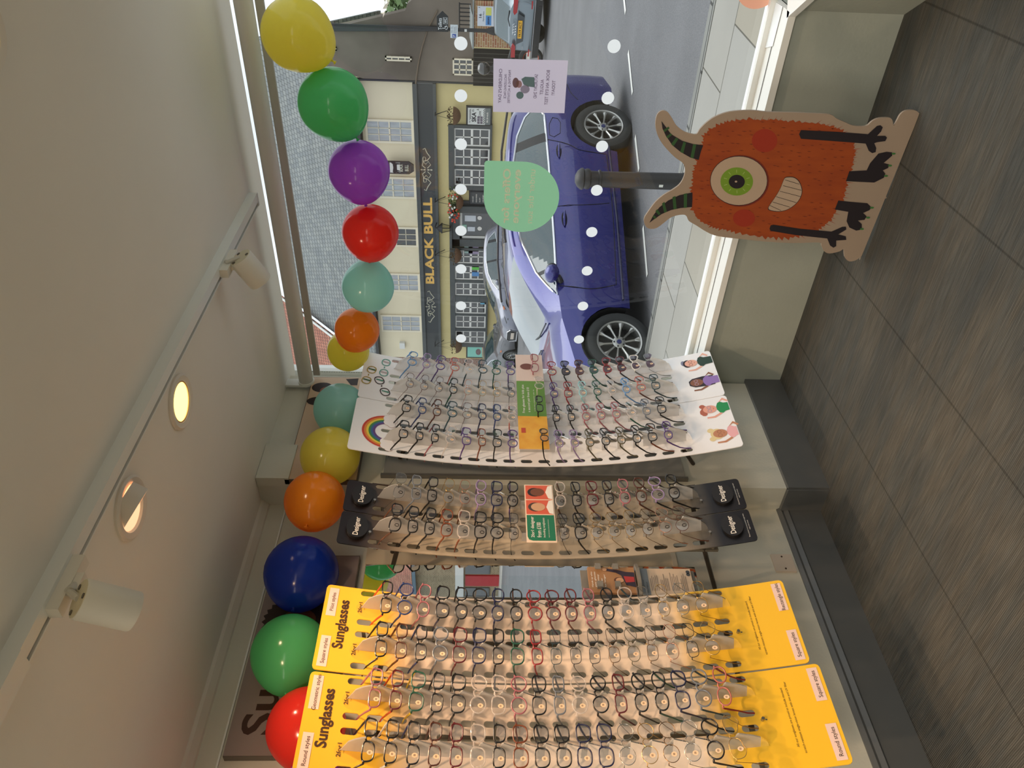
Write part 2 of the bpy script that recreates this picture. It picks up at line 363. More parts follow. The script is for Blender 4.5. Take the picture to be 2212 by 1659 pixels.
# ------------------------------------------------------------------ roller blind
bl = thing('roller_blind', 'rolled up grey roller blind along the top of the shop window', 'blind', (-1.55, 2.88, 2.35))
MB().cyl((-2.38, 2.88, 2.345), (-.66, 2.88, 2.345), .033, n=24).build('roller_tube', M('blind_fabric', (206, 204, 200), .7), bl, smooth=True)
mb = MB(); mb.box((-1.52, 2.91, 2.297), (1.70, .012, .03)); mb.build('hem_bar', M('blind_hem', (176, 172, 166), .6), bl)
mb = MB(); mb.cyl((-2.395, 2.88, 2.345), (-2.38, 2.88, 2.345), .038); mb.box((-2.40, 2.88, 2.39), (.012, .05, .1)); mb.build('end_bracket', trimw, bl)
for yy in (2.975, 2.985):
    c = MB()
    for k in range(120): c.ell((-2.405 - (.045 if yy > 2.98 else 0), yy, 2.335 - k * .012), (.0022,) * 3, 6, 4)
    c.tube([(-2.405 - (.045 if yy > 2.98 else 0), yy, 2.335), (-2.405 - (.045 if yy > 2.98 else 0), yy, .905)], .0006, 4); c.build('bead_chain', M('chain_grey', (110, 112, 105), .4), bl)

# ------------------------------------------------------------------ track light, spotlights, downlights
tr = thing('lighting_track', 'long white track rail running across the ceiling', 'track', (-1.43, 1.6, CEIL))
mb = MB(); mb.box((-1.4515, 1.6, CEIL - .016), (.005, 2.48, .032)); mb.box((-1.417, 1.6, CEIL - .017), (.034, 2.48, .034)); mb.box((-1.426, 2.845, CEIL - .017), (.052, .012, .036))
mb.box((-1.426, .60, CEIL - .018), (.056, .5, .038)); mb.build('rail', trimw, tr)
MB().box((-1.4415, 1.84, CEIL - .012), (.015, 1.98, .02)).build('conductor_groove', M('groove_grey', (90, 88, 84), .6), tr)
lampw = M('lamp_white', (226, 222, 210), .45)
def spot(pa, pivot, back, front, r, label, along=.14):
    t = thing('track_spotlight', label, 'spotlight', pa)
    pa = Vector(pa); pivot = Vector(pivot); back = Vector(back); front = Vector(front); ax = (front - back).normalized()
    mb = MB(); mb.box(pa + Vector((.0, 0, -.012)), (.03, along, .028)); mb.box(pa + Vector((0, .0, -.032)), (.024, .05, .02)); mb.build('track_adapter', lampw, t)
    MB().cyl(pa + Vector((0, 0, -.03)), pivot, .011).tube([pivot, back + (pivot - back) * .0], .008).build('knuckle', M('lamp_joint', (200, 196, 184), .4), t, smooth=True)
    L = (front - back).length
    hd = MB().lathe([(r * .55, 0.0), (r * .96, 0.0), (r, .004), (r, L - .003), (r * .97, L), (r * .9, L), (r * .86, L - .03), (.001, L - .045)], back, 32, ax).build('lamp_head', lampw, t, smooth=True)
    cap = MB(); cap.lathe([(.001, -.001), (r * .93, -.001), (r * .93, .002)], back, 32, ax); cap.build('back_cap', M('lamp_cap', (214, 205, 176), .4), hd)
    q = ax.to_track_quat('Z', 'Y').to_matrix(); sc = MB()
    for a in (.6, 2.7, 4.8): sc.cyl(back + q @ Vector((r * .72 * cos(a), r * .72 * sin(a), .0)), back + q @ Vector((r * .72 * cos(a), r * .72 * sin(a), -.003)), .006, n=10)
    sc.build('screw', M('screw_grey', (110, 104, 92), .4, .6), hd)
    return t
a = PX(135, 1290, -1.426); b0 = PX(162, 1292, -1.40); b1 = PX(300, 1322, -1.42)
spot((-1.426, a.y + .03, CEIL - .035), PX(150, 1278, -1.41), PX(170, 1293, -1.40), PX(290, 1321, -1.475), .043, 'white cylinder spotlight on the track, the nearer and larger of the two')
a = PX(472, 575, -1.426)
spot((-1.426, a.y + .02, CEIL - .035), PX(488, 568, -1.41), PX(518, 556, -1.40), PX(563, 608, -1.50), .043, 'white cylinder spotlight on the track, the farther one near the window')
bezel = M('downlight_bezel', (225, 218, 206), .4); glow = M('lit_reflector', (255, 206, 104), .4, emit=1.6)
def downlight(x, y, label, tilt=False):
    t = thing('downlight', label, 'downlight', (x, y, CEIL))
    MB().lathe([(.088, 0), (.088, -.006), (.082, -.011), (.066, -.008), (.062, 0)], (x, y, CEIL), 40, None, False).build('bezel', bezel, t, smooth=True)
    if not tilt:
        MB().lathe([(.063, -.002), (.0, -.0021)], (x, y, CEIL), 40).build('lit_lens', M('lit_lens', (255, 214, 110), .4, emit=3.5), t)
        MB().lathe([(.0645, -.0015), (.0645, -.006), (.061, -.006)], (x, y, CEIL), 40, None, False).build('inner_ring', M('lamp_inner', (205, 150, 96), .5), t)
    else:
        MB().lathe([(.062, -.0015), (.0, -.0016)], (x, y, CEIL), 32).build('recess', M('recess_lit', (255, 206, 160), .6, emit=1.0), t)
        q = Vector((-.55, -.1, -.84)); c = Vector((x + .012, y, CEIL + .0))
        MB().lathe([(.058, -.02), (.058, .022), (.05, .022)], c, 32, q, False).build('gimbal_ring', bezel, t, smooth=True)
        MB().lathe([(.0, .0105), (.03, .011), (.049, .0215)], c, 32, q).build('lit_reflector', M('lit_halogen', (255, 196, 150), .3, emit=1.3), t, smooth=True)
downlight(-1.60, 1.82, 'round ceiling downlight glowing amber beside the track')
downlight(-1.60, 1.39, 'tilted ceiling downlight shining at the left wall', True)
downlight(-.43, 1.5, 'ceiling downlight beside the left picture edge, nearer the window')
downlight(-1.10, .94, 'ceiling downlight beside the left picture edge, nearer the shelves of glasses')

# ------------------------------------------------------------------ display boards
def bx(z, off=0.0): return -2.285 + .175 * (z - 1.32) ** 2 + off
def BP(y, z, off=0.0):
    s = .35 * (z - 1.32); n = Vector((1, 0, -s)).normalized()
    return Vector((bx(z), y, z)) + n * off
def BH(px, py):
    """where a sight line meets the curved board"""
    v = ray(px, py); X = -2.25
    for i in range(20): p = PX(px, py, X); X = bx(p.z)
    return p.y, p.z
def board_mesh(ylo, yhi, cols, z0, pitch, n, zlo, zhi, hw=.011, hh=.0245, rad=.014):
    mb = MB(); ztop = z0 + pitch / 2; zbot = z0 - pitch * (n - 1) - pitch / 2
    def ins(z):
        d = min(zhi - z, z - zlo); return 0 if d >= rad else rad - sqrt(max(0, rad * rad - (rad - d) ** 2))
    def strip(y0, y1, zs, edge0, edge1):
        for a, b in zip(zs[:-1], zs[1:]):
            mb.quad(BP(y0 + (ins(a) if edge0 else 0), a), BP(y1 - (ins(a) if edge1 else 0), a), BP(y1 - (ins(b) if edge1 else 0), b), BP(y0 + (ins(b) if edge0 else 0), b))
    def steps(a, b, k): return [a + (b - a) * i / k for i in range(k + 1)]
    zs_low = [zlo, zlo + .003, zlo + .008, zlo + rad] + steps(zlo + rad, zbot, 4)[1:]; zs_hi = steps(ztop, zhi - rad, 4) + [zhi - .008, zhi - .003, zhi]
    strip(ylo, yhi, zs_low, 1, 1); strip(ylo, yhi, zs_hi, 1, 1)
    zz = [zbot + pitch * i for i in range(n + 1)]
    ys = [ylo]
    for c in cols: ys += [c - hw - .003, c + hw + .003]
    ys.append(yhi)
    for i in range(0, len(ys) - 1):
        if i % 2 == 0: strip(ys[i], ys[i + 1], zz, 0, 0)
        else:
            c = (ys[i] + ys[i + 1]) / 2; w = ys[i + 1] - ys[i]
            for k in range(n):
                zc = zz[k] + pitch / 2; N = 16
                inn = []; out = []
                for j in range(N):
                    a = 2 * pi * (j + .5) / N; sy = cos(a); sz = sin(a)
                    inn.append((c + hw * sy, zc + (hh - hw) * (1 if sz > 0 else -1) + hw * sz))
                    t = min((w / 2) / max(1e-6, abs(sy)), (pitch / 2) / max(1e-6, abs(sz))); out.append((c + sy * t, zc + sz * t))
                # snap the ring's outside to the cell corners
                for sy, sz in ((1, 1), (-1, 1), (-1, -1), (1, -1)):
                    j = min(range(N), key=lambda q: (out[q][0] - c - sy * w / 2) ** 2 + (out[q][1] - zc - sz * pitch / 2) ** 2); out[j] = (c + sy * w / 2, zc + sz * pitch / 2)
                for j in range(N):
                    j2 = (j + 1) % N; mb.quad(BP(*inn[j]), BP(*out[j]), BP(*out[j2]), BP(*inn[j2]))
    return mb
def fin_mesh(yc, zs, pitch, top, bot, d=.092):
    out = [(top, .0), (top - .004, .006)]
    f = zs[0]
    span = top - f
    for k in (.75, .5, .3, .14): out.append((f + span * k, d * .98 * sqrt(1 - k ** 1.5)))
    zl = list(zs) + [zs[-1] - pitch]
    for i, z in enumerate(zs):
        gap = z - zl[i + 1] if i < len(zs) - 1 else pitch
        out += [(z + .006, d - .024), (z - .002, d - .022), (z - .007, d - .004), (z - .012, d)]
        nx = zl[i + 1] + .012
        if i < len(zs) - 1 and gap > 1.5 * pitch: out += [(z - .022, d - .015), (z - .034, .045), (nx + .02, .045), (nx + .004, d - .03), (nx, d - .023)]
        elif i < len(zs) - 1: out += [(z - gap * .45, d - .010), (nx, d - .023)]
    e = zs[-1]; span = e - bot
    for k in (.35, .55, .75, .9): out.append((e - span * k, d * .95 * sqrt(1 - k ** 1.8)))
    out += [(bot + .002, .012), (bot, 0)]
    mb = MB()
    for a, b in zip(out[:-1], out[1:]):
        if abs(a[0] - b[0]) < 1e-5: continue
        P = [BP(yc, a[0], .0), BP(yc, a[0], a[1]), BP(yc, b[0], b[1]), BP(yc, b[0], 0)]
        mb.prism([p + Vector((0, -.002, 0)) for p in P], (0, .004, 0))
    return mb
acry = M_clear('frosted_acrylic', (250, 250, 250), .9, .08, milk=.5, milkcol=(244, 240, 234))
yel_b = M_bands('yellow_printed_board', [(.60, (250, 196, 40)), (.76, (251, 200, 52)), (.86, (242, 224, 206)), (1.68, (243, 224, 208)), (1.80, (251, 196, 56)), (2.05, (250, 188, 40))], .46, .45)
whi_b = M('white_printed_board', (248, 248, 251), .4)
des_b = M_bands('black_to_clear_board', [(.40, (16, 16, 20)), (.62, (34, 36, 42)), (.78, (150, 140, 124)), (.95, (176, 164, 146)), (1.72, (172, 158, 138)), (1.84, (92, 78, 66)), (1.94, (28, 20, 20)), (2.05, (20, 14, 14))], .50, .3)
ink = M('dark_print', (70, 44, 24), .6); black = M('black_print', (24, 22, 22), .6); wprint = M('white_print', (238, 232, 222), .6)
lab_m = M('label_strip', (240, 208, 196), .5); darkm = M('dark_bracket', (64, 56, 48), .4, .3); steelm = M('screw_steel', (170, 168, 160), .3, .9)
def btext(mb, y, z, s, size, off=.0012, bold=0, align='LEFT', sx=1.0): return mb.text(s, size, lambda a, b: BP(y + a, z + b, off), bold, align, sx)
def btextfit(mb, y, z, s, w, h, off=.0012, bold=0): return mb.textfit(s, lambda a, b: BP(y + a, z + b, off), w, h, bold)
def brect(mb, y0, y1, z0, z1, off, n=4):
    for k in range(n):
        a = z0 + (z1 - z0) * k / n; b = z0 + (z1 - z0) * (k + 1) / n
        mb.quad(BP(y0, a, off), BP(y1, a, off), BP(y1, b, off), BP(y0, b, off))
    return mb
def bpoly(mb, pts, off, th=.0006):
    P = [BP(y, z, off) for y, z in pts]; c = sum(P, Vector()) / len(P)
    return mb.add(P, [tuple(range(len(P)))])
def brackets(t, yc, wall):
    mb = MB(); mb.box((bx(1.32) - .03, yc, 1.25), (.012, .016, 1.3))
    for z in (1.88, .62): mb.tube([(bx(z) - .004, yc, z), (bx(1.32) - .03, yc, z)], .006, 8)
    mb.build('support_post', M('post_grey', (120, 116, 104), .4, .3), t)
    for zt, zb in ((1.80, 1.86), (.68, .56)):
        MB().tube([(bx(zt) - .03, yc, zt), (wall, yc, zb)], .009, 8).build('wall_arm', darkm, t)
Z0 = {'yellow': 1.879, 'kids': 1.898, 'designer': 1.884}; PT = {'yellow': .0697, 'kids': .0731, 'designer': .0697}
FZ = {'yellow': (1.288, .0627), 'kids': (1.277, .0654), 'designer': (1.289, .0626)}
def frame_z(kind, i): c, p = FZ[kind]; return c + (8.5 - i) * p
SKIP = {'yellow': (), 'kids': (8, 9), 'designer': (8, 9)}
def rows(kind): return [i for i in range(18) if i not in SKIP[kind]]
def make_board(kind, label, ylo, yhi, fins, wall, zlo, zhi, mat):
    t = thing('display_board', label, 'display board', (bx(1.32), (ylo + yhi) / 2, zlo), {'yellow': 'yellow boards of glasses', 'kids': 'white boards of children glasses', 'designer': 'black boards of designer glasses'}[kind])
    cols = sorted([f + s * .055 for f in fins for s in (-1, 1)])
    board_mesh(ylo, yhi, cols, Z0[kind], PT[kind], 18, zlo, zhi).build('board', mat, t, solid=.004)
    for f in fins:
        zs = [frame_z(kind, i) for i in rows(kind)]
        fin_mesh(f, zs, PT[kind], zs[0] + .076, zs[-1] - .10).build('nose_rail', acry, t)
    brackets(t, (ylo + yhi) / 2, wall)
    return t
y1 = make_board('yellow', 'yellow and cream glasses board reading Sunglasses, with Pilot and Square labels on top', 1.275, 1.584, (1.357, 1.512), XA + .001, .47, 2.015, yel_b)
y2 = make_board('yellow', 'yellow and cream glasses board nearest the camera, Geometric and Round labels on top', .962, 1.268, (1.04, 1.195), XA + .001, .45, 2.015, yel_b)
k1 = make_board('kids', 'white glasses board with a printed rainbow, left of the two white ones', 2.231, 2.547, (2.315, 2.474), XC + .001, .437, 2.042, whi_b)
k2 = make_board('kids', 'white glasses board nearest the window with three printed spectacles on top', 2.551, 2.87, (2.63, 2.785), XC + .001, .437, 2.042, whi_b)
d1 = make_board('designer', 'narrow black-ended Designer board, the nearer of the pair', 1.761, 1.910, (1.843,), XA + .001, .50, 2.014, des_b)
d2 = make_board('designer', 'narrow black-ended Designer board, the farther one next to the white boards', 1.914, 2.066, (2.0,), XA + .001, .50, 2.014, des_b)
# yellow board print
for t, yl, yh, fins, labs, lowl in ((y1, 1.275, 1.584, (1.357, 1.512), ('Square styles', 'Pilot styles'), ('Square styles', 'Rectangle styles')), (y2, .962, 1.268, (1.04, 1.195), ('Round styles', 'Geometric styles'), ('Round styles', 'Square styles'))):
    mb = MB(); btextfit(mb, yl + .078, 1.925, 'Sunglasses', .178, .044, bold=.03); mb.build('title_lettering', ink, t)
    for (a, s, z, sgn) in ((yl + .012, labs[0], 2.0, 1), (yh - .118, labs[1], 2.0, 1), (yl + .012, lowl[0], .484 if t is y1 else .464, 1), (yh - .118, lowl[1], .484 if t is y1 else .464, 1)):
        top = z > 1
        z0_, z1_ = (z - .026, z + .004) if top else (z - .004, z + .026)
        L = MB(); brect(L, a, a + .106, z0_, z1_, .0012, 1); o = L.build('style_label', lab_m, t)
        T = MB(); btext(T, a + .053, z0_ + .009, s, .0165, .002, 0, 'CENTER'); T.build('label_lettering', ink, o)
    for f in fins:
        D = MB(); bpoly(D, circ((f - .004, 1.872), .034, 32, .04), .0016); o = D.build('offer_disc', M_clear('clear_disc', (254, 250, 240), .6, .05, milk=.04, milkcol=(240, 226, 190)), t)
        T = MB(); btextfit(T, f - .022, 1.893, '2for1', .04, .0125, .0022, .012); btext(T, f + .0, 1.884, 'from £70', .0055, .0022, 0, 'CENTER'); T.build('offer_lettering', ink, o)
    T = MB(); zz = .60 if t is y1 else .575
    btext(T, (yl + yh) / 2, zz, 'All our sunglasses are priced to include standard', .0092, .0012, 0, 'CENTER'); btext(T, (yl + yh) / 2, zz - .015, 'scratch-resistant single-vision lenses with tint and UV filter', .0092, .0012, 0, 'CENTER')
    T.build('small_print', ink, t)
    Q = MB()
    for yy in ((yl + yh) / 2,):
        p = BP(yy + (-.02 if t is y1 else .0) + .0, .655, 0); Q.cyl(p, p + Vector((.012, 0, 0)), .005, n=12); Q.box(p + Vector((.002, 0, -.02)), (.003, .004, .022))
    Q.build('fixing_screw', steelm, t)
# designer board print
for t, yl, yh in ((d1, 1.761, 1.910), (d2, 1.914, 2.066)):
    yc = (yl + yh) / 2
    for z in (1.952, .573):
        c = BP(yc, z, 0); n = (BP(yc, z, 1) - c).normalized()
        tu = Vector((0, 0, 1)); tu = (tu - n * tu.dot(n)).normalized()
        o = MB().prism([c + n * .002 + Vector((0, a, 0)) + tu * b for a, b in circ((0, 0), .050, 44, .039)], n * .014).build('logo_disc', M('black_disc', (26, 24, 24), .35), t, smooth=True)
        T = MB(); btextfit(T, yc - .041, z - .012, 'Designer', .082, .025, .0175, .014); T.build('disc_lettering', wprint, o)
    T = MB(); btext(T, yc, .522, 'Price includes frame and standard single-vision', .0058, .0012, 0, 'CENTER'); btext(T, yc, .514, 'single-vision lenses', .0058, .0012, 0, 'CENTER'); T.build('small_print', wprint, t)
    Q = MB(); p = BP(yc - .012, 1.905, 0); Q.cyl(p, p + Vector((.01, 0, -.002)), .005, n=12); p = BP(yc - .012, .655, 0); Q.cyl(p, p + Vector((.01, 0, .002)), .005, n=12); Q.build('fixing_screw', steelm, t)

def poster_frame(t, name, z, y0, y1, h, mat, off=.02):
    """an upright card held across the board"""
    a = BP(y0, z, off); b = BP(y1, z, off)
    return MB().prism([a + Vector((0, 0, -h / 2)), b + Vector((0, 0, -h / 2)), b + Vector((0, 0, h / 2)), a + Vector((0, 0, h / 2))], (.003, 0, 0)).build(name, mat, t)
def cm(y, z, off=.0245):
    x = bx(z) + off; return lambda a, b, d=0.0: Vector((x + d, y + a, z + b))
ds = thing('offer_card', 'green and coral offer card reading 2for1 designer from £100', 'card', (bx(1.28) + .1, 1.92, 1.24))
X0 = bx(1.29) + .075
MB().prism([(X0, 1.775, 1.225), (X0, 2.055, 1.225), (X0, 2.055, 1.335), (X0, 1.775, 1.335)], (.003, 0, 0)).build('card', M('card_cream', (240, 214, 190), .5), ds)
mb = MB(); q = [(1.781, 1.229), (1.901, 1.229), (1.901, 1.331), (1.80, 1.331), (1.786, 1.326), (1.781, 1.312)]; mb.add([(X0 + .0042, a, b) for a, b in q], [tuple(range(6))]); mb.build('green_panel', M('card_green', (32, 116, 82), .5), ds)
mb = MB(); f = lambda y, z: (lambda a, b: Vector((X0 + .0052, y + a, z + b)))
mb.textfit('2for1 designer', f(1.795, 1.302), .098, .016, .012); mb.textfit('from £100', f(1.795, 1.28), .07, .016, .012); mb.textfit('including sunglasses', f(1.795, 1.263), .092, .011, 0); mb.textfit('Single-vision lenses to the same prescription', f(1.795, 1.25), .085, .004, 0); mb.build('card_lettering', wprint, ds)
coral = M('card_coral', (214, 96, 70), .6); skin1 = M('printed_skin', (206, 160, 124), .6); skin2 = M('printed_skin_dark', (118, 70, 48), .6); hair1 = M('printed_hair_dark', (46, 32, 28), .6)
for y0_, y1_, sk, hr in ((1.906, 1.975, skin1, M('printed_hair_grey', (70, 56, 50), .6)), (1.98, 2.05, skin2, hair1)):
    mb = MB(); mb.add([(X0 + .0042, a, b) for a, b in ((y0_, 1.229), (y1_, 1.229), (y1_, 1.331), (y0_, 1.331))], [(0, 1, 2, 3)]); o = mb.build('photo_print', coral, ds)
    c = (y0_ + y1_) / 2
    E_ = lambda pts, d: [(X0 + .0042 + d, a, b) for a, b in pts]
    mb = MB(); mb.add(E_([(y0_, 1.229), (y1_, 1.229), (y1_ - .004, 1.245), (c, 1.255), (y0_ + .004, 1.245)], .0004), [(0, 1, 2, 3, 4)]); mb.build('printed_shirt', wprint, o)
    mb = MB(); mb.add(E_(circ((c, 1.297), .022, 20, .027), .0007), [tuple(range(20))]); mb.build('printed_hair', hr, o)
    mb = MB(); mb.add(E_(circ((c, 1.286), .02, 20, .027), .001), [tuple(range(20))]); mb.build('printed_face', sk, o)

# kids board artwork
def art(parent, name, pts, mat, off): 
    mb = MB(); bpoly(mb, pts, off); return mb.build(name, mat, parent)
def zb(pts, ox, oy, s): return [BH(ox + x / s, oy + y / s) for x, y in pts]
rb = thing('rainbow_print', None, None); bpy.data.objects.remove(rb)
cx_, cz_ = BH(830, 932)
for i, c in enumerate([(206, 66, 52), (226, 138, 62), (236, 214, 74), (66, 138, 76), (64, 100, 158), (104, 68, 132)]):
    mb = MB(); r1 = .096 - i * .0085; r2 = r1 - .0085; n = 24
    for k in range(n):
        a0 = pi * (k / n); a1 = pi * ((k + 1) / n)
        mb.quad(*[BP(cx_ + r * cos(a), cz_ - .01 + r * 1.05 * sin(a), .0012) for r, a in ((r1, a0), (r1, a1), (r2, a1), (r2, a0))])
    mb.build('rainbow_band', M('rainbow_%d' % i, c, .6), k1)
cl = M('cloud_print', (248, 246, 249), .5); cle = M('cloud_outline', (190, 160, 150), .6)
for s in (-1, 1):
    yc = cx_ + s * .07
    for m_, rr, of in ((cle, .0012, .0016), (cl, 0, .002)):
        mb = MB()
        for dy, dz, r in ((-.026, -.014, .016), (-.012, .0, .02), (.01, .002, .021), (.026, -.012, .016), (0, -.016, .02)): bpoly(mb, circ((yc + dy, cz_ - .012 + dz), r + rr, 20), of)
        mb.build('cloud_print', m_, k1)
def ring2d(parent, c, ry, rz, w, mat, off, rot=0, sq=2.0, name='printed_spectacle_rim'):
    mb = MB(); n = 28; pts = []
    for k in range(n):
        a = 2 * pi * k / n; ca, sa = cos(a), sin(a)
        e = lambda q: (abs(q) ** (2 / sq)) * (1 if q > 0 else -1)
        pts.append((e(ca), e(sa)))
    def T(p, k): x = p[0] * ry * k; z = p[1] * rz * k; return BP(c[0] + x * cos(rot) - z * sin(rot), c[1] + x * sin(rot) + z * cos(rot), off)
    for i in range(n):
        j = (i + 1) % n; mb.quad(T(pts[i], 1), T(pts[j], 1), T(pts[j], 1 - w), T(pts[i], 1 - w))
    return mb.build(name, mat, parent)
for (pa, pb, col, arm, rr) in ((BH(834, 783.5), BH(829, 805.5), (88, 160, 146), (196, 176, 178), .025), (BH(803, 799), BH(791.5, 821.5), (176, 152, 62), (66, 106, 62), .026), (BH(819.5, 822), BH(831.5, 847), (64, 44, 50), (78, 142, 124), .027)):
    mt = M('print_%d_%d_%d' % col, col, .6); rot = math.atan2(pa[1] - pb[1], pa[0] - pb[0])
    for c in (pa, pb): ring2d(k2, c, rr, rr * .8, .2, mt, .0016, rot, 2.3)
    mb = MB(); my, mz = (pa[0] + pb[0]) / 2, (pa[1] + pb[1]) / 2; bpoly(mb, [(my - .006, mz), (my + .006, mz), (my + .006, mz + .005), (my - .006, mz + .005)], .0018); mb.build('printed_bridge', mt, k2)
    mb = MB()
    for c in (pa, pb): bpoly(mb, [(c[0] - .004, c[1] - .016), (c[0] + .006, c[1] - .018), (c[0] + .009, c[1] + .014), (c[0] + .002, c[1] + .015)], .0014)
    mb.build('printed_temple', M('print_%d_%d_%d' % arm, arm, .6), k2)
def kid(parent, c, skin, hair, top, style, glasses):
    y, z = c; S_ = lambda n, col: M(n, col, .6)
    hm = S_('kidhair_%d_%d_%d' % hair, hair); sk = S_('kidskin_%d_%d_%d' % skin, skin); tp = S_('kidtop_%d_%d_%d' % top, top)
    if style == 'long': art(parent, 'printed_hair', [(y - .03, z + .01), (y - .034, z - .05), (y - .03, z - .075), (y + .032, z - .075), (y + .036, z - .03), (y + .03, z + .015), (y + .014, z + .032), (y - .014, z + .032)], hm, .0010)
    if style == 'buns':
        for s in (-1, 1): art(parent, 'printed_hair', circ((y + s * .025, z + .034), .013, 16), hm, .0010)
        art(parent, 'printed_hair', circ((y, z + .012), .031, 24, .026), hm, .0011)
    if style == 'curly':
        for k in range(7): art(parent, 'printed_hair', circ((y - .024 + .008 * k, z + .026 + .006 * sin(k * 1.1)), .012, 14), hm, .0010)
    if style == 'short':
        art(parent, 'printed_hair', circ((y, z + .016), .027, 20, .02), hm, .0010); art(parent, 'printed_cap', circ((y + .008, z + .034), .018, 16, .01), M('kidcap', (130, 134, 160), .6), .0009)
    zb_ = max(.44, z - .1)
    art(parent, 'printed_arm', [(y - .038, z - .045), (y - .03, z - .038), (y - .046, z - .01), (y - .046, z + .02), (y - .054, z + .02), (y - .056, z - .012)], sk, .0011)
    art(parent, 'printed_arm', [(y + .038, z - .045), (y + .03, z - .038), (y + .046, z - .06), (y + .03, z - .075), (y + .036, z - .082), (y + .058, z - .062)], sk, .0011)
    art(parent, 'printed_top', [(y - .024, zb_), (y + .024, zb_), (y + .026, z - .06), (y + .036, z - .048), (y + .03, z - .036), (y + .01, z - .028), (y - .01, z - .028), (y - .03, z - .036), (y - .036, z - .048), (y - .026, z - .06)], tp, .0013)
    h = art(parent, 'printed_face', circ((y, z), .024, 24, .028), sk, .0016)
    gm = S_('kidglass_%d_%d_%d' % glasses, glasses)
    for s in (-1, 1): ring2d(parent, (y + s * .0105, z + .002), .0088, .0085, .2, gm, .002)
    art(parent, 'printed_smile', [(y - .007, z - .012), (y, z - .0155), (y + .007, z - .012), (y, z - .0175)], S_('kidmouth', (150, 70, 60)), .002)
kid(k2, BH(1140 + 1560 / 4.424, 740 + 200 / 4.424), (238, 180, 160), (48, 40, 48), (40, 66, 56), 'short', (120, 80, 80))
kid(k2, BH(1140 + 1615 / 4.424, 740 + 385 / 4.424), (140, 92, 70), (48, 40, 50), (150, 120, 190), 'long', (190, 170, 200))
kid(k1, BH(1140 + 1740 / 4.424, 740 + 640 / 4.424), (236, 170, 150), (184, 104, 84), (36, 146, 84), 'curly', (130, 150, 196))
kid(k1, BH(1140 + 1840 / 4.424, 740 + 870 / 4.424), (196, 136, 102), (232, 212, 160), (240, 180, 184), 'buns', (150, 104, 80))
for t, yc in ((k1, 2.26), (k2, 2.575)):
    Q = MB()
    for z in (.655,): p = BP(yc, z, 0); Q.cyl(p, p + Vector((.01, 0, 0)), .005, n=12); Q.box(p + Vector((.003, 0, -.018)), (.003, .004, .02))
    Q.build('fixing_screw', steelm, t)
# the kids offer card (three panels)
kc = thing('offer_card', 'long cream, green and orange card across the white boards, Free glasses for kids', 'card', (bx(1.25) + .09, 2.55, 1.2))
Xk = bx(1.24) + .08
def krect(mb, y0, y1, z0, z1, d): return mb.add([(Xk + d, y0, z0), (Xk + d, y1, z0), (Xk + d, y1, z1), (Xk + d, y0, z1)], [(0, 1, 2, 3)])
ka = PX(1113, 766, Xk); kb = PX(1170, 768, Xk); kf = PX(1131, 970, Xk)
yk0, yk1 = kf.y, ka.y; zk1, zk0 = ka.z, kb.z
MB().prism([(Xk, yk0, zk0), (Xk, yk1, zk0), (Xk, yk1, zk1), (Xk, yk0, zk1)], (-.003, 0, 0)).build('card', M('card_cream2', (226, 200, 186), .5), kc)
g1 = PX(1122, 899, Xk).y; g2 = PX(1117, 823, Xk).y
krect(MB(), g1, g2, zk0, zk1, .001).build('green_panel', M('card_leaf_green', (104, 146, 62), .5), kc)
krect(MB(), yk0, g1, zk0, zk1, .001).build('orange_panel', M('card_orange', (224, 150, 40), .5, noise=.25, nscale=14, col2=(240, 186, 70)), kc)
mb = MB(); f = lambda y, z: (lambda a, b: Vector((Xk + .002, y + a, z + b)))
mb.textfit('Free glasses for kids plus', f(g1 + .02, zk1 - .035), (g2 - g1) * .8, .014, .008); mb.textfit('a second pair from £10', f(g1 + .025, zk1 - .058), (g2 - g1) * .7, .014, .008)
mb.textfit('to the value of glasses for under 16s', f(g1 + .03, zk1 - .078), (g2 - g1) * .62, .006, 0); mb.build('card_lettering', wprint, kc)
krect(MB(), yk0 + .095, yk0 + .125, zk1 - .03, zk1 - .012, .002).build('red_patch', M('card_red', (196, 70, 40), .5), kc)
mb = MB(); krect(mb, g2 + .055, g2 + .105, zk1 - .075, zk1 - .03, .0015); mb.v = mb.v[:0]; mb.f = []
mb.add([(Xk + .0015, a, b) for a, b in circ((g2 + .105, zk1 - .05), .022, 20, .03)], [tuple(range(20))]); mb.build('printed_portrait', M('portrait_brown', (120, 72, 60), .6), kc)

# ------------------------------------------------------------------ spectacles
COLS = {'black': (22, 20, 20), 'brown': (84, 46, 32), 'maroon': (96, 28, 34), 'tortoise': (120, 62, 34), 'navy': (30, 34, 70), 'blue': (40, 58, 112), 'light blue': (100, 150, 204), 'grey': (110, 116, 126),
        'teal': (42, 74, 84), 'green': (30, 84, 66), 'aqua': (150, 204, 208), 'purple': (88, 62, 126), 'lilac': (152, 130, 172), 'pink': (164, 100, 108), 'red': (144, 38, 42), 'coral': (186, 106, 94), 'yellow': (206, 176, 40),
        'white': (226, 222, 216), 'gold': (186, 150, 92), 'silver': (150, 150, 146), 'bronze': (116, 88, 60), 'rose gold': (206, 150, 124), 'olive': (88, 80, 54), 'orange': (196, 76, 36), 'dark teal': (40, 66, 72)}
METAL = {'gold', 'silver', 'bronze', 'rose gold'}
def fm(c):
    if c == 'clear': return M('clear_plastic', (226, 214, 206), .15, 0, spec=.6, alpha=.38)
    return M('frame_' + c.replace(' ', '_'), COLS[c], .28, .9 if c in METAL else 0)
lens_m = M_clear('clear_lens', (248, 250, 252), 1.6)
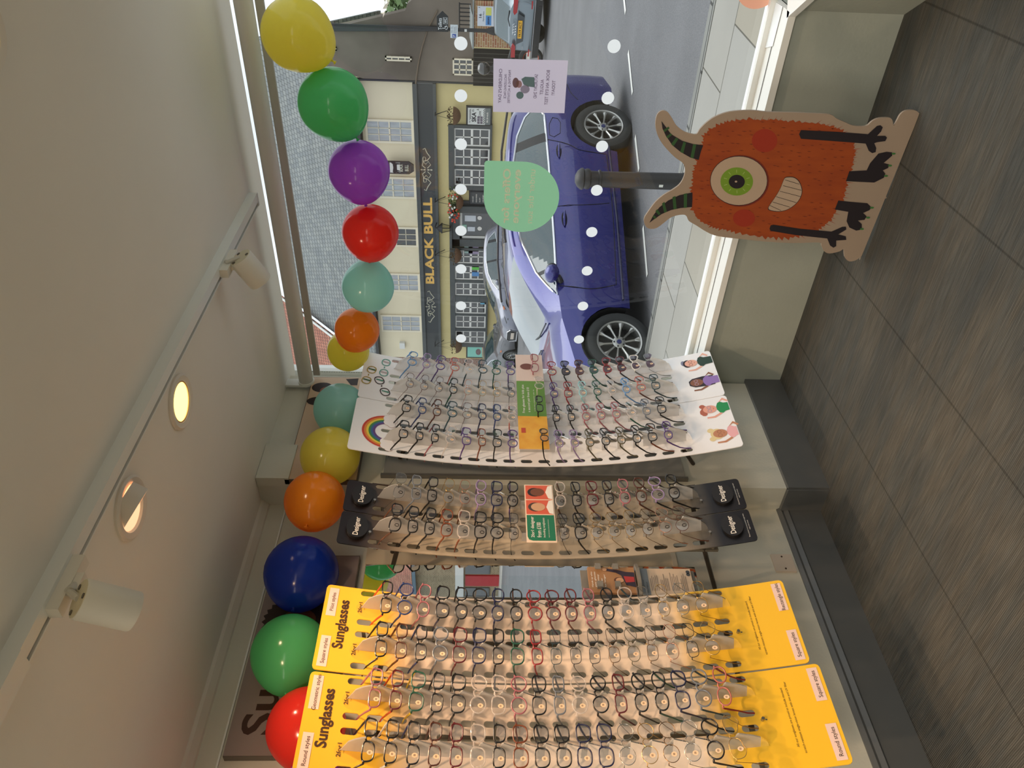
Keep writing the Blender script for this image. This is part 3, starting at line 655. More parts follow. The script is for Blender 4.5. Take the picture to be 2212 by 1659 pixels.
tints = {'smoke': M_clear('smoke_lens', (120, 118, 136), 1.6), 'brown': M_clear('brown_lens', (140, 118, 134), 1.6), 'green': M_clear('green_lens', (112, 132, 138), 1.6), 'plum': M_clear('plum_lens', (146, 130, 156), 1.6)}
stick_w = M('price_sticker', (250, 214, 176), .6); stick_k = M('black_tag', (26, 22, 22), .3); stick_i = M('tag_ink', (110, 80, 60), .6)
SHAPES = {'rectangular': (.0262, .0165, 3.4), 'square': (.0262, .0205, 3.0), 'round': (.0245, .0228, 2.0), 'oval': (.0265, .0190, 2.2), 'pilot': (.0285, .0225, 2.5), 'cat-eye': (.0275, .0195, 2.3)}
def outline(shape, k, side, n=26):
    a, b, e = SHAPES[shape]; out = []
    for i in range(n):
        t = 2 * pi * i / n; c, s_ = cos(t), sin(t)
        x = abs(c) ** (2 / e) * (1 if c > 0 else -1) * a; z = abs(s_) ** (2 / e) * (1 if s_ > 0 else -1) * b
        if shape in ('pilot', 'square', 'rectangular'): x *= 1 + .10 * z / b
        if shape == 'pilot' and x * side < 0 and z < 0: z *= .75
        if shape == 'cat-eye' and x * side > 0 and z > 0: z += .005 * (x * side / a); x += side * .002
        out.append((x * k, z * k))
    return out
GM = {}
def me_of(mb, name, smooth=True):
    o = mb.build(name, None, None, smooth); me = o.data; bpy.data.objects.remove(o); return me
def glass_meshes(shape, wire, kid):
    key = (shape, wire, kid)
    if key in GM: return GM[key]
    k = .84 if kid else 1.0; c = .0345 * k; r = (.00105 if wire else .0024) * (1 if not kid else .95)
    mb = MB()
    for s in (-1, 1):
        o = outline(shape, k, s); curve = lambda x: -.9 * (x) ** 2 * 1.2
        mb.tube([(curve(s * c + x), s * c + x, z) for x, z in o], r, 6, True, 1.0)
    hb = SHAPES[shape][1] * k; ia = SHAPES[shape][0] * k
    mb.tube([(-.001, -(c - ia) - .001, hb * .38), (.001, -.004, hb * .62), (.001, .004, hb * .62), (-.001, (c - ia) + .001, hb * .38)], r * 1.15, 6)
    for s in (-1, 1):
        x0 = c + ia; mb.tube([(-.004, s * (x0 - .0015), hb * .5), (-.006, s * (x0 + .003), hb * .55), (-.011, s * (x0 + .0045), hb * .55)], [r * 1.2, r * 1.5, r * 1.3], 6)
        mb.tube([(-.002, s * (c - ia + .003), 0), (-.006, s * (c - ia - .001), -.003), (-.008, s * (c - ia), -.007)], .0007, 4)
    front = me_of(mb, 'front')
    lenses = []
    for s in (-1, 1):
        mb = MB(); mb.add([(-.9 * 1.2 * (s * c + x * .98) ** 2 - .0002, s * c + x * .98, z * .98) for x, z in outline(shape, k, s)] + [(-1.08 * c * c + .0008, s * c, 0)], [(i, (i + 1) % 26, 26) for i in range(26)]); lenses.append(me_of(mb, 'lens'))
    temples = []
    L = .118 if kid else .135; x0 = c + ia + .0045
    for s in (-1, 1):
        y1 = .055; mb = MB(); z0 = hb * .55
        pts = [(-.011, s * x0, z0), (-.04, s * (x0 - (x0 - y1) * .45), z0 - .003), (-.078, s * y1, z0 - .010), (-L * .82, s * (y1 - .001), z0 - .019), (-L, s * (y1 - .002), z0 - .036)]
        rr = [.0010] * 5 if wire else [.0030, .0032, .0025, .0022, .0026]
        if wire: rr = [.0010, .0009, .0010, .0018, .0020]
        mb.tube(pts, rr, 6, False, 1); temples.append(me_of(mb, 'temple'))
    mb = MB(); yy = -c - ia * .12; zz = -hb * .30; xx = -1.08 * c * c + .0018
    mb.add([(xx, y, z) for y, z in circ((yy, zz), .0068 * k, 16, .0085 * k)], [tuple(range(16))]); st = me_of(mb, 'price_sticker', False)
    mb = MB()
    for dz in (.002, 0, -.002): mb.add([(xx + .0003, yy - .003, zz + dz), (xx + .0003, yy + .003, zz + dz), (xx + .0003, yy + .003, zz + dz + .001), (xx + .0003, yy - .003, zz + dz + .001)], [(0, 1, 2, 3)])
    ik = me_of(mb, 'sticker_print', False)
    mb = MB(); mb.tube([(xx + .0002, y, z) for y, z in circ((yy, zz), .0058 * k, 16, .0072 * k)], .0013, 5, True); rg = me_of(mb, 'round_tag', False)
    GM[key] = (front, lenses, temples, st, ik, rg); return GM[key]
MEC = {}
def with_mat(me, mat):
    k = (me.name, mat.name)
    if k not in MEC: c = me.copy(); c.materials.clear(); c.materials.append(mat); MEC[k] = c
    return MEC[k]
def sub(name, me, mat, parent):
    o = bpy.data.objects.new(name, with_mat(me, mat)); COL.objects.link(o); o.parent = parent; return o
def glasses(M4, color, shape, temple, label, group, kid=False, sticker='white', tint=None, rise=None):
    wire = color in METAL or temple == 'wire'
    tcol = color if temple in (None, 'wire') else temple
    front, lenses, temples, st, ik, rg = glass_meshes(shape, wire, kid)
    t = thing('spectacles', label, 'glasses', (0, 0, 0), group); t.matrix_basis = M4
    sub('front_frame', front, fm(color), t)
    lm = tints[tint] if tint else lens_m
    for l in lenses: sub('lens', l, lm, t)
    hz_ = SHAPES[shape][1] * (.84 if kid else 1) * .55
    for q in temples:
        o = sub('temple', q, fm(tcol), t)
        if rise is not None:
            d = rise[0] - .016 + .022 * rise[1] / 17 - (hz_ - .010); h = Matrix.Translation((-.011, 0, hz_)); o.matrix_basis = h @ Matrix.Rotation(math.atan2(d, .070), 4, 'Y') @ h.inverted()
    if sticker == 'white': s = sub('price_sticker', st, stick_w, t); sub('sticker_print', ik, stick_i, s)
    elif sticker == 'black': sub('round_tag', rg, stick_k, t)
    return t
def seat(y, z, off=.079, jit=0.0):
    s = .35 * (z - 1.32); n = Vector((1, 0, -s)).normalized(); u = Vector((s, 0, 1)).normalized()
    p = Vector((bx(z), y, z)) + n * off; q = Matrix.Identity(4)
    for j in range(3): q[j][0] = n[j]; q[j][1] = (0, 1, 0)[j]; q[j][2] = u[j]
    q.translation = p
    return q @ Matrix.Rotation(jit, 4, 'X') @ Matrix.Rotation(jit * .7, 4, 'Z')
ORD = ['top', 'second', 'third', 'fourth', 'fifth', 'sixth', 'seventh', 'eighth', 'ninth', 'tenth', 'eleventh', 'twelfth', 'thirteenth', 'fourteenth', 'fifteenth', 'sixteenth', 'seventeenth', 'bottom']
R_, Q_, O_, V_, P_, C_ = 'rectangular', 'square', 'round', 'oval', 'pilot', 'cat-eye'
PLAN = [
 ('yellow', 1.04, 'first column from left, nearest yellow board', [('black', R_), ('black', R_, 'white'), ('black', R_, 'blue'), ('brown', R_), ('maroon', R_), ('clear', Q_), ('black', R_, 'olive'), ('tortoise', Q_), ('black', Q_), ('black', Q_), ('navy', Q_), ('navy', Q_, 'grey'), ('silver', O_), ('gold', O_), ('bronze', O_), ('silver', O_), ('black', O_), ('gold', P_)]),
 ('yellow', 1.195, 'second column from left, nearest yellow board', [('pink', R_), ('maroon', R_, 'orange'), ('green', Q_, 'yellow'), ('black', R_), ('black', Q_), ('clear', O_), ('clear', Q_, 'grey'), ('pink', O_), ('black', Q_), ('grey', R_), ('clear', O_), ('black', O_), ('maroon', R_), ('black', V_), ('black', V_, 'green'), ('navy', Q_), ('grey', O_, 'teal'), ('coral', V_, 'red')]),
 ('yellow', 1.357, 'left column of yellow board beside mirror', [('black', R_), ('brown', R_), ('black', R_, 'blue'), ('grey', O_), ('maroon', Q_), ('navy', Q_), ('black', R_), ('green', Q_), ('red', R_), ('dark teal', R_, 'wire'), ('black', R_, 'wire'), ('black', R_, 'wire'), ('bronze', R_), ('olive', V_, 'wire'), ('bronze', R_), ('rose gold', V_), ('black', R_, 'wire'), ('gold', O_)]),
 ('yellow', 1.512, 'right column of yellow board beside mirror', [('black', R_, 'orange'), ('blue', O_), ('pink', V_), ('black', Q_, 'navy'), ('black', V_), ('black', O_, 'silver'), ('navy', V_), ('black', V_, 'brown'), ('red', O_, 'pink'), ('maroon', O_), ('maroon', V_, 'tortoise'), ('pink', V_), ('black', V_), ('clear', O_, 'teal'), ('silver', R_), ('gold', V_), ('silver', V_), ('gold', V_)]),
 ('designer', 1.843, 'nearer Designer board', [('black', C_, 'rose gold'), ('black', R_), ('black', R_), ('tortoise', C_), ('clear', Q_, 'tortoise'), ('black', Q_), ('black', O_), ('black', R_, 'wire'), ('black', R_, 'wire'), ('black', Q_), ('gold', O_), ('gold', O_), ('gold', V_), ('bronze', V_), ('rose gold', O_), ('brown', O_, 'wire')]),
 ('designer', 2.0, 'farther Designer board', [('silver', C_), ('grey', R_), ('black', R_), ('gold', V_), ('rose gold', V_), ('lilac', V_), ('navy', Q_), ('black', V_, 'purple'), ('clear', V_, 'brown'), ('black', R_), ('maroon', Q_), ('black', R_, 'brown'), ('pink', V_, 'grey'), ('brown', V_), ('lilac', O_, 'black'), ('black', V_)]),
 ('kids', 2.315, 'left column of rainbow board', [('black', Q_), ('black', R_), ('black', R_, 'pink'), ('clear', O_), ('purple', Q_), ('tortoise', R_), ('black', Q_), ('purple', O_), ('lilac', V_), ('lilac', V_), ('olive', V_), ('black', V_), ('olive', V_), ('black', V_), ('black', Q_, 'tortoise'), ('purple', V_)]),
 ('kids', 2.474, 'right column of rainbow board', [('black', Q_), ('blue', V_), ('brown', V_), ('teal', O_), ('brown', O_, 'wire'), ('navy', V_), ('blue', V_), ('clear', O_, 'coral'), ('black', R_), ('black', R_), ('pink', V_), ('pink', V_), ('pink', V_), ('clear', O_, 'green'), ('grey', V_), ('black', Q_)]),
 ('kids', 2.63, 'left column of white board nearest window', [('brown', V_, 'wire'), ('brown', V_, 'wire'), ('brown', V_, 'wire'), ('black', V_, 'green'), ('rose gold', V_), ('gold', V_), ('gold', V_), ('black', V_, 'wire'), ('purple', V_), ('red', Q_), ('aqua', V_), ('green', V_), ('clear', V_, 'black'), ('light blue', V_), ('coral', O_, 'brown'), ('dark teal', Q_)]),
 ('kids', 2.785, 'right column of white board nearest window', [('light blue', O_), ('lilac', V_), ('purple', O_), ('coral', O_), ('clear', O_, 'dark teal'), ('dark teal', O_), ('green', O_), ('purple', O_), ('red', O_), ('black', P_, None, 'smoke'), ('brown', P_, None, 'brown'), ('green', P_, None, 'green'), ('red', P_, 'black', 'brown'), ('maroon', P_, 'black', 'smoke'), ('white', P_, 'silver', 'plum'), ('silver', P_, None, 'plum')]),
]
GRP = {'yellow': 'glasses on the yellow boards', 'designer': 'designer glasses on the black boards', 'kids': 'children glasses on the white boards'}
for kind, fy, where, items in PLAN:
    rws = rows(kind)
    for i, it in enumerate(items):
        col, shp = it[0], it[1]; tp = it[2] if len(it) > 2 else None; ti = it[3] if len(it) > 3 else None
        z = frame_z(kind, rws[i]); rise = Z0[kind] - PT[kind] * rws[i] - z
        pos = ORD[i] if i < len(items) - 1 else 'bottom'
        what = '%s %s %s' % (col, shp, 'sunglasses' if ti else 'glasses')
        glasses(seat(fy, z, .088 if kind == 'designer' else .079, RND.uniform(-.035, .035)), col, shp, tp, '%s, %s in %s' % (what, pos, where), GRP[kind], kind == 'kids', 'black' if kind == 'designer' else 'white', ti, (rise, rws[i]))
# three pairs hooked over the children's offer card, and a bundle of clear ones in bags
def facing(p, rz=0, s=1.0): return Matrix.Translation(p) @ Matrix.Rotation(rz, 4, 'Z')
pa = PX(1165, 871, Xk + .03); glasses(facing(pa), 'black', R_, None, 'black rectangular glasses hanging over the green part of the children offer card', 'glasses on the children offer card', True, 'none')
pb = PX(1175, 938, Xk + .03); glasses(facing(pb, .25), 'black', V_, None, 'black glasses hooked over the orange end of the children offer card', 'glasses on the children offer card', True, 'none')
pc = PX(1155, 783, Xk + .03); glasses(facing(pc, -.2), 'pink', C_, None, 'pink glasses hooked over the cream end of the children offer card', 'glasses on the children offer card', True, 'none')
pd = PX(1164, 825, Xk + .03); glasses(facing(pd, .1), 'clear', O_, None, 'clear round glasses hooked over the children offer card beside the pink pair', 'glasses on the children offer card', True, 'none')

# ------------------------------------------------------------------ back panels, mirror, leaflets, socket, pictures
bp = thing('back_panel', 'plain grey panel on the chimney breast behind the white boards', 'panel', (XC, 2.6, .62))
MB().box((XC + .008, 2.60, 1.267), (.014, .62, 1.30)).build('panel', M('satin_grey', (138, 138, 134), .35), bp)
mb = MB()
for yy in (2.286, 2.905): mb.box((XC + .012, yy, 1.267), (.02, .012, 1.32))
mb.build('edge_strip', M('strip_grey', (120, 118, 112), .35, .5), bp)
bp = thing('back_panel', 'cream panel on the left wall behind the black Designer boards', 'panel', (XA, 2.08, .7))
MB().box((XA + .008, 2.07, 1.33), (.014, .28, 1.26)).build('panel', M('satin_cream', (196, 182, 156), .35), bp)
MB().box((XA + .012, 2.07, .705), (.022, .29, .02)).build('edge_strip', M('strip_cream', (214, 200, 176), .4), bp)
XM = -2.288
mr = thing('mirror', 'tall frameless mirror between the yellow and black boards', 'mirror', (XM, 1.66, .72))
mm = M('mirror_silver', (225, 230, 230), .01, 1.0)
MB().box((XM + .006, 1.658, 1.315), (.006, .134, 1.19)).build('mirror_sheet', mm, mr)
mb = MB(); mb.box((XM, 1.658, 1.315), (.005, .138, 1.196)); mb.build('mirror_back', M('mirror_edge', (96, 92, 82), .4, .5), mr)
for z in (1.8, .8): MB().box(((XM + XA) / 2, 1.658, z), (XM - XA - .005, .03, .02)).build('wall_arm', darkm, mr)
# leaflet holder in front of the mirror foot
lh = thing('leaflet_holder', 'grey wall rack of leaflets below the mirror', 'leaflet rack', (XA + .03, 1.82, .65))
hx = XA + .05; hg = M('holder_grey', (128, 124, 116), .4)
mb = MB(); mb.box((XA + .024, 1.83, .87), (.012, .13, .46)); mb.build('back_plate', hg, lh)
for z in (1.035, .965):
    for yy in (1.885, 1.79): MB().box((hx + .004, yy, z), (.05, .016, .022)).box((hx + .028, yy + (.006 if yy < 1.85 else -.006), z), (.004, .026, .022)).build('clip', hg, lh)
mb = MB(); mb.prism([(hx - .02, 1.762, .872), (hx + .012, 1.762, .872), (hx + .03, 1.80, .872), (hx + .034, 1.83, .872), (hx + .03, 1.87, .872), (hx + .012, 1.905, .872), (hx - .02, 1.905, .872)], (0, 0, .012)); mb.build('shelf_lip', hg, lh)
def leaflet(name, label, y0, y1, z0, z1, x, base, grp=None):
    t = thing(name, label, 'leaflet', (x, (y0 + y1) / 2, z0), grp)
    MB().box((x - .006, (y0 + y1) / 2, (z0 + z1) / 2), (.012, y1 - y0, z1 - z0)).build('paper', base, t)
    return t
la = leaflet('leaflet', 'brown leaflet showing a person in glasses with one arm raised', 1.765, 1.885, .89, 1.075, hx + .014, M('leaflet_brown', (164, 122, 84), .5))
xx = hx + .0152; fy = lambda y, z: (lambda a, b: Vector((xx, y + a, z + b)))
mb = MB()
for i, s in enumerate(('Hands up who', 'gets glasses', 'if it stay', 'cleaner', 'for longer')): mb.textfit(s, fy(1.79, 1.057 - i * .0125), .008 * len(s) * .75, .0085, .01)
mb.build('leaflet_lettering', wprint, la)
mb = MB(); mb.add([(xx, y, z) for y, z in [(1.79, .892), (1.86, .892), (1.862, .925), (1.872, .96), (1.877, 1.0), (1.866, 1.002), (1.858, .965), (1.845, .945), (1.80, .93)]], [tuple(range(9))]); mb.build('printed_jacket', M('print_navy', (52, 44, 60), .6), la)
mb = MB(); mb.add([(xx + .0003, y, z) for y, z in [(1.815, .895), (1.838, .895), (1.842, .936), (1.812, .93)]], [(0, 1, 2, 3)]); mb.build('printed_shirt', M('print_red', (170, 54, 56), .6), la)
mb = MB(); mb.add([(xx + .0004, y, z) for y, z in circ((1.822, .957), .014, 18, .019)], [tuple(range(18))]); mb.build('printed_hair', M('print_brown', (96, 58, 40), .6), la)
mb = MB(); mb.add([(xx + .0007, y, z) for y, z in circ((1.822, .953), .0115, 18, .0155)], [tuple(range(18))]); mb.add([(xx + .0007, y, z) for y, z in circ((1.872, 1.008), .007, 12, .009)], [tuple(range(12))]); mb.build('printed_face', skin1, la)
lb = leaflet('leaflet', 'pale printed information leaflet in the lower pocket of the grey rack', 1.765, 1.89, .66, .868, hx, M('leaflet_cream', (206, 186, 164), .5))
xx = hx + .0012
mb = MB(); mb.quad((xx - .0002, 1.765, .835), (xx - .0002, 1.89, .835), (xx - .0002, 1.89, .866), (xx - .0002, 1.765, .866)); mb.build('header_band', M('leaflet_blue', (128, 136, 142), .6), lb)
mb = MB(); mb.textfit('Your personal', fy(1.775, .853), .06, .008, .01); mb.textfit('information', fy(1.775, .841), .05, .008, .01); mb.build('leaflet_lettering', M('print_slate', (70, 76, 84), .6), lb)
mb = MB(); rr = random.Random(3)
for i in range(22):
    z = .826 - i * .0067
    if i % 6 == 5: continue
    w = rr.uniform(.05, .085); mb.quad((xx, 1.785, z), (xx, 1.785 + w, z), (xx, 1.785 + w, z + .0022), (xx, 1.785, z + .0022))
mb.build('text_lines', M('print_grey', (140, 124, 112), .6), lb)
mb = MB(); mb.add([(xx, y, z) for y, z in circ((1.862, .672), .008, 16)], [tuple(range(16))]); mb.add([(xx, y, z) for y, z in circ((1.874, .672), .008, 16)], [tuple(range(16))]); mb.build('logo_print', M('print_slate', (70, 76, 84), .6), lb)
sk = thing('socket_plate', 'white blank socket plate on the left wall above the baseboard', 'socket plate', (XA, 1.956, .20))
MB().box((XA + .005, 1.956, .246), (.010, .086, .086)).build('plate', M('plate_white', (206, 192, 176), .4), sk)
mb = MB()
for dy in (-.03, .03): mb.cyl((XA + .009, 1.956 + dy, .246), (XA + .0115, 1.956 + dy, .246), .004, n=10)
mb.build('screw', M('screw_dark', (80, 60, 50), .4, .5), sk)
for o_, l_ in ((lh, (-2.277, 1.638, .737)), (la, (-2.246, 1.6425, .953)), (lb, (-2.259, 1.645, .746))): o_.location = l_; o_.scale = (.9, .9, .9)
# pictures high on the wall
pf = thing('framed_picture', 'long framed picture above the white boards, partly behind balloons, showing two heads', 'picture', (XC, 2.58, 2.1))
MB().box((XC + .014, 2.58, 2.17), (.028, .68, .30)).build('picture_box', M('picture_side', (96, 78, 62), .5), pf)
xq = XC + .0288
mb = MB(); mb.quad((xq, 2.243, 2.023), (xq, 2.917, 2.023), (xq, 2.917, 2.317), (xq, 2.243, 2.317)); mb.build('picture_print', M('picture_tan', (206, 178, 152), .5), pf)
def poly_x(x, pts): mb = MB(); mb.add([(x, a, b) for a, b in pts], [tuple(range(len(pts)))]); return mb
poly_x(xq + .0006, circ((2.84, 2.262), .036, 20, .05)).build('printed_hair', hair1, pf); poly_x(xq + .0006, circ((2.74, 2.268), .03, 20, .05)).build('printed_hair', hair1, pf)
poly_x(xq + .001, circ((2.815, 2.235), .03, 20, .035)).build('printed_face', M('print_skin3', (150, 92, 70), .6), pf)
poly_x(xq + .0006, [(2.905, 2.16), (2.86, 2.13), (2.86, 2.10), (2.912, 2.10)]).build('printed_shadow_shape', hair1, pf)
pg = thing('framed_picture', 'grey framed picture above the yellow boards reading Sun beside a dark-haired head', 'picture', (XA, 1.5, 2.0))
MB().box((XA + .014, 1.56, 2.15), (.028, .80, .335)).build('picture_box', M('picture_side_grey', (96, 88, 78), .5), pg)
xq = XA + .0288
mb = MB(); mb.quad((xq, 1.163, 1.985), (xq, 1.957, 1.985), (xq, 1.957, 2.317), (xq, 1.163, 2.317)); mb.build('picture_print', M('picture_grey', (142, 128, 124), .5), pg)
sa = PX(583, 1588, xq); sb = PX(602, 1490, xq); st_ = PX(536, 1590, xq)
mb = MB(); mb.textfit('Sun', lambda a, b: Vector((xq + .001, sa.y + a, sa.z - .005 + b)), .245, .105, .02); mb.build('picture_lettering', M('picture_brown', (60, 34, 22), .6), pg)
hp = []
for k in range(26):
    a = pi * k / 25; r = .075 * (1 + .12 * (k % 2)); hp.append((1.66 + r * 1.25 * cos(a), 2.2 + r * sin(a) * 1.25))
poly_x(xq + .0008, hp + [(1.58, 2.06), (1.74, 2.06)]).build('printed_hair', hair1, pg)
poly_x(xq + .0012, circ((1.665, 2.17), .045, 20, .062)).build('printed_face', skin2, pg)
mb = MB(); mb.box((XA + .004, (YB + YC) / 2, 2.335), (.006, YC - YB, .006)); struct('trim_6', mb, trimw)
mb = MB(); mb.prism([(XA, YB, CEIL), (XA + .03, YB, CEIL), (XA + .026, YB, CEIL - .012), (XA + .008, YB, CEIL - .03), (XA, YB, CEIL - .034)], (0, YC - YB, 0)); struct('trim_7', mb, M('cornice_paint', (214, 208, 196), .6))

# ------------------------------------------------------------------ balloon garland
BC = {'yellow': (246, 234, 104), 'green': (104, 212, 140), 'purple': (184, 96, 218), 'red': (242, 62, 50), 'aqua': (178, 232, 224), 'orange': (252, 160, 40), 'blue': (34, 70, 190)}
BM = {k: M_balloon('balloon_' + k, v) for k, v in BC.items()}
def balloon(c, r, col, label, kd, grp='balloon garland'):
    t = thing('balloon', label, 'balloon', c, grp); c = Vector(c); kd = Vector(kd).normalized()
    prof = []
    for i in range(25):
        a = pi * i / 24; x = sin(a) * r; z = -cos(a) * r
        if z < 0: z *= 1.0 + .10 * (-z / r) ** 2; x *= 1 - .05 * (-z / r)
        prof.append((max(x, .0), z))
    prof = [(p[0], p[1]) for p in prof]
    MB().lathe(prof, c, 40, -kd).build('skin', BM[col], t, smooth=True)
    e = c + kd * r * 1.09; MB().lathe([(.009, -.006), (.004, .002), (.003, .008), (.007, .014), (.005, .016)], e, 12, kd).build('knot', BM[col], t, smooth=True)
win = [('yellow', 643, 75, .119, 'large yellow balloon at the window end of the garland'), ('green', 720, 225, .1235, 'green balloon in front of the window, beside the end yellow one'), ('purple', 776, 371, .1145, 'purple balloon in front of the slate roof'), ('red', 800, 503, .1115, 'red balloon in front of the window between purple and aqua ones'),
       ('aqua', 795, 619, .108, 'aqua balloon in front of the window between red and orange ones'), ('orange', 771, 713, .097, 'orange balloon in front of the window overlapping a yellow one'), ('yellow', 752, 757, .096, 'small yellow balloon half behind an orange one at the window corner')]
prev = None
for i, (c, px, py, r, lb) in enumerate(win):
    p = PY(px, py, 2.74 if i < 6 else 2.83); kd = {0: (-.6, 0, -.8), 1: (-.85, 0, -.5), 2: (-1, 0, -.1), 3: (-1, 0, .1), 4: (1, .1, -.1), 5: (-.9, 0, .4), 6: (.8, -.4, .2)}[i]
    balloon(p, r, c, lb, kd)
wl = [('aqua', 735, 885, .117, 'aqua balloon against the framed picture above the white boards'), ('yellow', 713, 985, .122, 'yellow balloon high on the left wall between aqua and orange ones'), ('orange', 680, 1083, .117, 'orange balloon high on the left wall above the Designer boards'),
      ('blue', 651, 1238, .131, 'dark blue balloon high on the left wall above the mirror'), ('green', 627, 1412, .125, 'green balloon high on the left wall beside the Sun picture'), ('red', 662, 1573, .118, 'red balloon above the yellow boards at the left edge'), ('purple', 674, 1722, .10, 'purple balloon just showing at the left edge below the red one')]
for i, (c, px, py, r, lb) in enumerate(wl):
    XB = [-2.285, -2.285, -2.285, -2.40, -2.425, -2.43, -2.43][i]; p = PX(px, py, XB); r *= XB / (-2.285 if i < 3 else -2.30); kd = [(0, -1, .1), (0, -1, .1), (.1, -1, .05), (0, -1, .0), (0, -1, -.1), (0, -1, -.3), (0, 1, .1)][i]
    balloon(p, r, c, lb, kd)

# ------------------------------------------------------------------ things on the glass
dots = []
for row, (z, xs) in enumerate(((1.606, [-.85, -1.041, -1.233, -1.427, -1.619, -1.81, -2.007, -2.195]), (1.039, [-.84, -1.031, -1.224, -1.414, -1.609, -1.804, -1.994, -2.187]))):
    for i, x in enumerate(xs):
        k = (GYP) / 2.99; x2 = x * k; z2 = H + (z - H) * k
        mb = MB(); mb.add([(x2 + a, GYP - .001, z2 + b) for a, b in circ((0, 0), .0255, 32)], [tuple(range(32))])
        nm = ['right-hand end', 'second from the right', 'third from the right', 'fourth from the right', 'fourth from the left', 'third from the left', 'second from the left', 'left-hand end'][i]
        tag(mb.build('window_dot', M_balloon('vinyl_dot', (254, 255, 255), 1.0, .6)), 'white round sticker on the window glass, %s of the %s row' % (nm, 'upper' if row == 0 else 'lower'), 'sticker', 'white dots on the window')
KG = GYP / 2.99
def GP(px, py, d=0.0): return PY(px, py, GYP + d)
def smooth_poly(pts): return pts
sg = thing('window_sticker', 'round green vinyl sticker on the window reading Offers for everyone under the sun, mirrored', 'sticker', GP(1208, 425))
a = GP(1045, 348); cc = GP(1130, 425); rr_ = abs(GP(1045, 425).z - GP(1208, 425).z) / 2; cz = (GP(1045, 425).z + GP(1208, 425).z) / 2; cx0 = (GP(1130, 349).x + GP(1130, 501).x) / 2; rx_ = abs(GP(1130, 349).x - GP(1130, 501).x) / 2
pts = [(cx0 + rx_ * cos(t * pi / 24), cz + rr_ * sin(t * pi / 24)) for t in range(12, 49)] + []
# the circle, with a nearly square corner at its upper right
full = [(cx0 + rx_ * cos(2 * pi * k / 64), cz + rr_ * sin(2 * pi * k / 64)) for k in range(16, 65)] + [(cx0 + rx_, cz + rr_ - .012), (cx0 + rx_ - .004, cz + rr_ - .004), (cx0 + rx_ - .012, cz + rr_)]
mb = MB(); mb.add([(x, GYP - .001, z) for x, z in full], [tuple(range(len(full)))]); mb.build('vinyl', M_balloon('vinyl_green', (150, 202, 160), .85, .6), sg)
mb = MB(); fr = lambda px, py: (lambda q: (lambda a, b: Vector((q.x - a, GYP - .002, q.z + b))))(GP(px, py))
def mir(mb, txt, px, py0, py1, h, bold):
    q0 = GP(px, py0); q1 = GP(px, py1); mb.textfit(txt, lambda a, b: Vector((q0.x - a, GYP - .0022, q0.z + b)), abs(q1.x - q0.x), h, bold)
mir(mb, 'Offers for', 1104, 364, 482, .034, .02); mir(mb, 'everyone', 1131, 366, 482, .034, .02); mir(mb, 'under the sun', 1157, 366, 482, .028, .0)
mb.build('sticker_lettering', M('vinyl_cream', (222, 240, 214), .7), sg)
sp = thing('paper_notice', 'sheet of paper taped to the glass announcing a children\'s day, seen from behind', 'notice', GP(1227, 180))
pq = [GP(1066, 126), GP(1227, 130), GP(1219, 244), GP(1065, 241)]
pp = M_balloon('paper_backlit', (214, 204, 220), .72, .8)
mb = MB(); mb.quad(*[Vector((q.x, GYP - .003, q.z)) for q in pq]); mb.build('paper', pp, sp)
mb = MB()
for s, px, p0, p1, h in (('CHILDREN\'S DAY', 1085, 148, 222, .013), ('INCLUDING FACE', 1095, 160, 212, .010), ('PAINTING & ACTIVITIES', 1104, 151, 222, .010), ('SATURDAY 2ND', 1162, 160, 212, .013), ('AUGUST', 1175, 171, 204, .013), ('BOOK AN EYE TEST', 1188, 151, 226, .013), ('TODAY!', 1200, 173, 205, .013)):
    q0 = GP(px, p0); q1 = GP(px, p1); mb.textfit(s, lambda a, b, q0=q0: Vector((q0.x - a, GYP - .0042, q0.z + b)), abs(q1.x - q0.x), h, .008)
mb.build('notice_lettering', M_balloon('notice_ink', (120, 100, 124), .7, .8), sp)
def gpoly(parent, name, px, mat, d=-.0042): mb = MB(); mb.add([Vector((GP(x, y).x, GYP + d, GP(x, y).z)) for x, y in px], [tuple(range(len(px)))]); return mb.build(name, mat, parent)
pc_ = lambda x, y, r, ry: [(x + r * cos(2 * pi * k / 20), y + ry * sin(2 * pi * k / 20)) for k in range(20)]
gpoly(sp, 'printed_hair', pc_(1114, 178, 7, 11), M_balloon('notice_brown', (136, 110, 108), .7, .8)); gpoly(sp, 'printed_face', pc_(1121, 181, 6.5, 8), M_balloon('notice_skin', (182, 148, 140), .7, .8), -.0046)
gpoly(sp, 'printed_shirt', [(1126, 170), (1134, 165), (1154, 166), (1155, 188), (1140, 186), (1131, 182)], M_balloon('notice_green', (120, 146, 138), .7, .8)); gpoly(sp, 'printed_shirt', pc_(1123, 205, 8, 8), M_balloon('notice_green', (120, 146, 138), .7, .8)); gpoly(sp, 'printed_ball', pc_(1134, 192, 10, 9), M_balloon('notice_pale', (172, 166, 176), .7, .8), -.0045)
q_ = GP(1640, -34); tag(MB().add([(q_.x + a, GYP - .001, q_.z + b) for a, b in circ((0, 0), .085, 32)], [tuple(range(32))]).build('window_sticker', M_balloon('vinyl_coral', (236, 170, 140), .8, .6)), 'coral round sticker just showing on the window above the sill corner', 'sticker')
# leaflet lying on the sill
tag(MB().prism([PZ(x, y, .4345) for x, y in ((1672, 2), (1650, 104), (1669, 100), (1691, 14))], (0, 0, .0012)).build('sill_notice', M('paper_white', (232, 238, 240), .6)), 'white printed sheet lying on the window sill at the corner', 'notice')
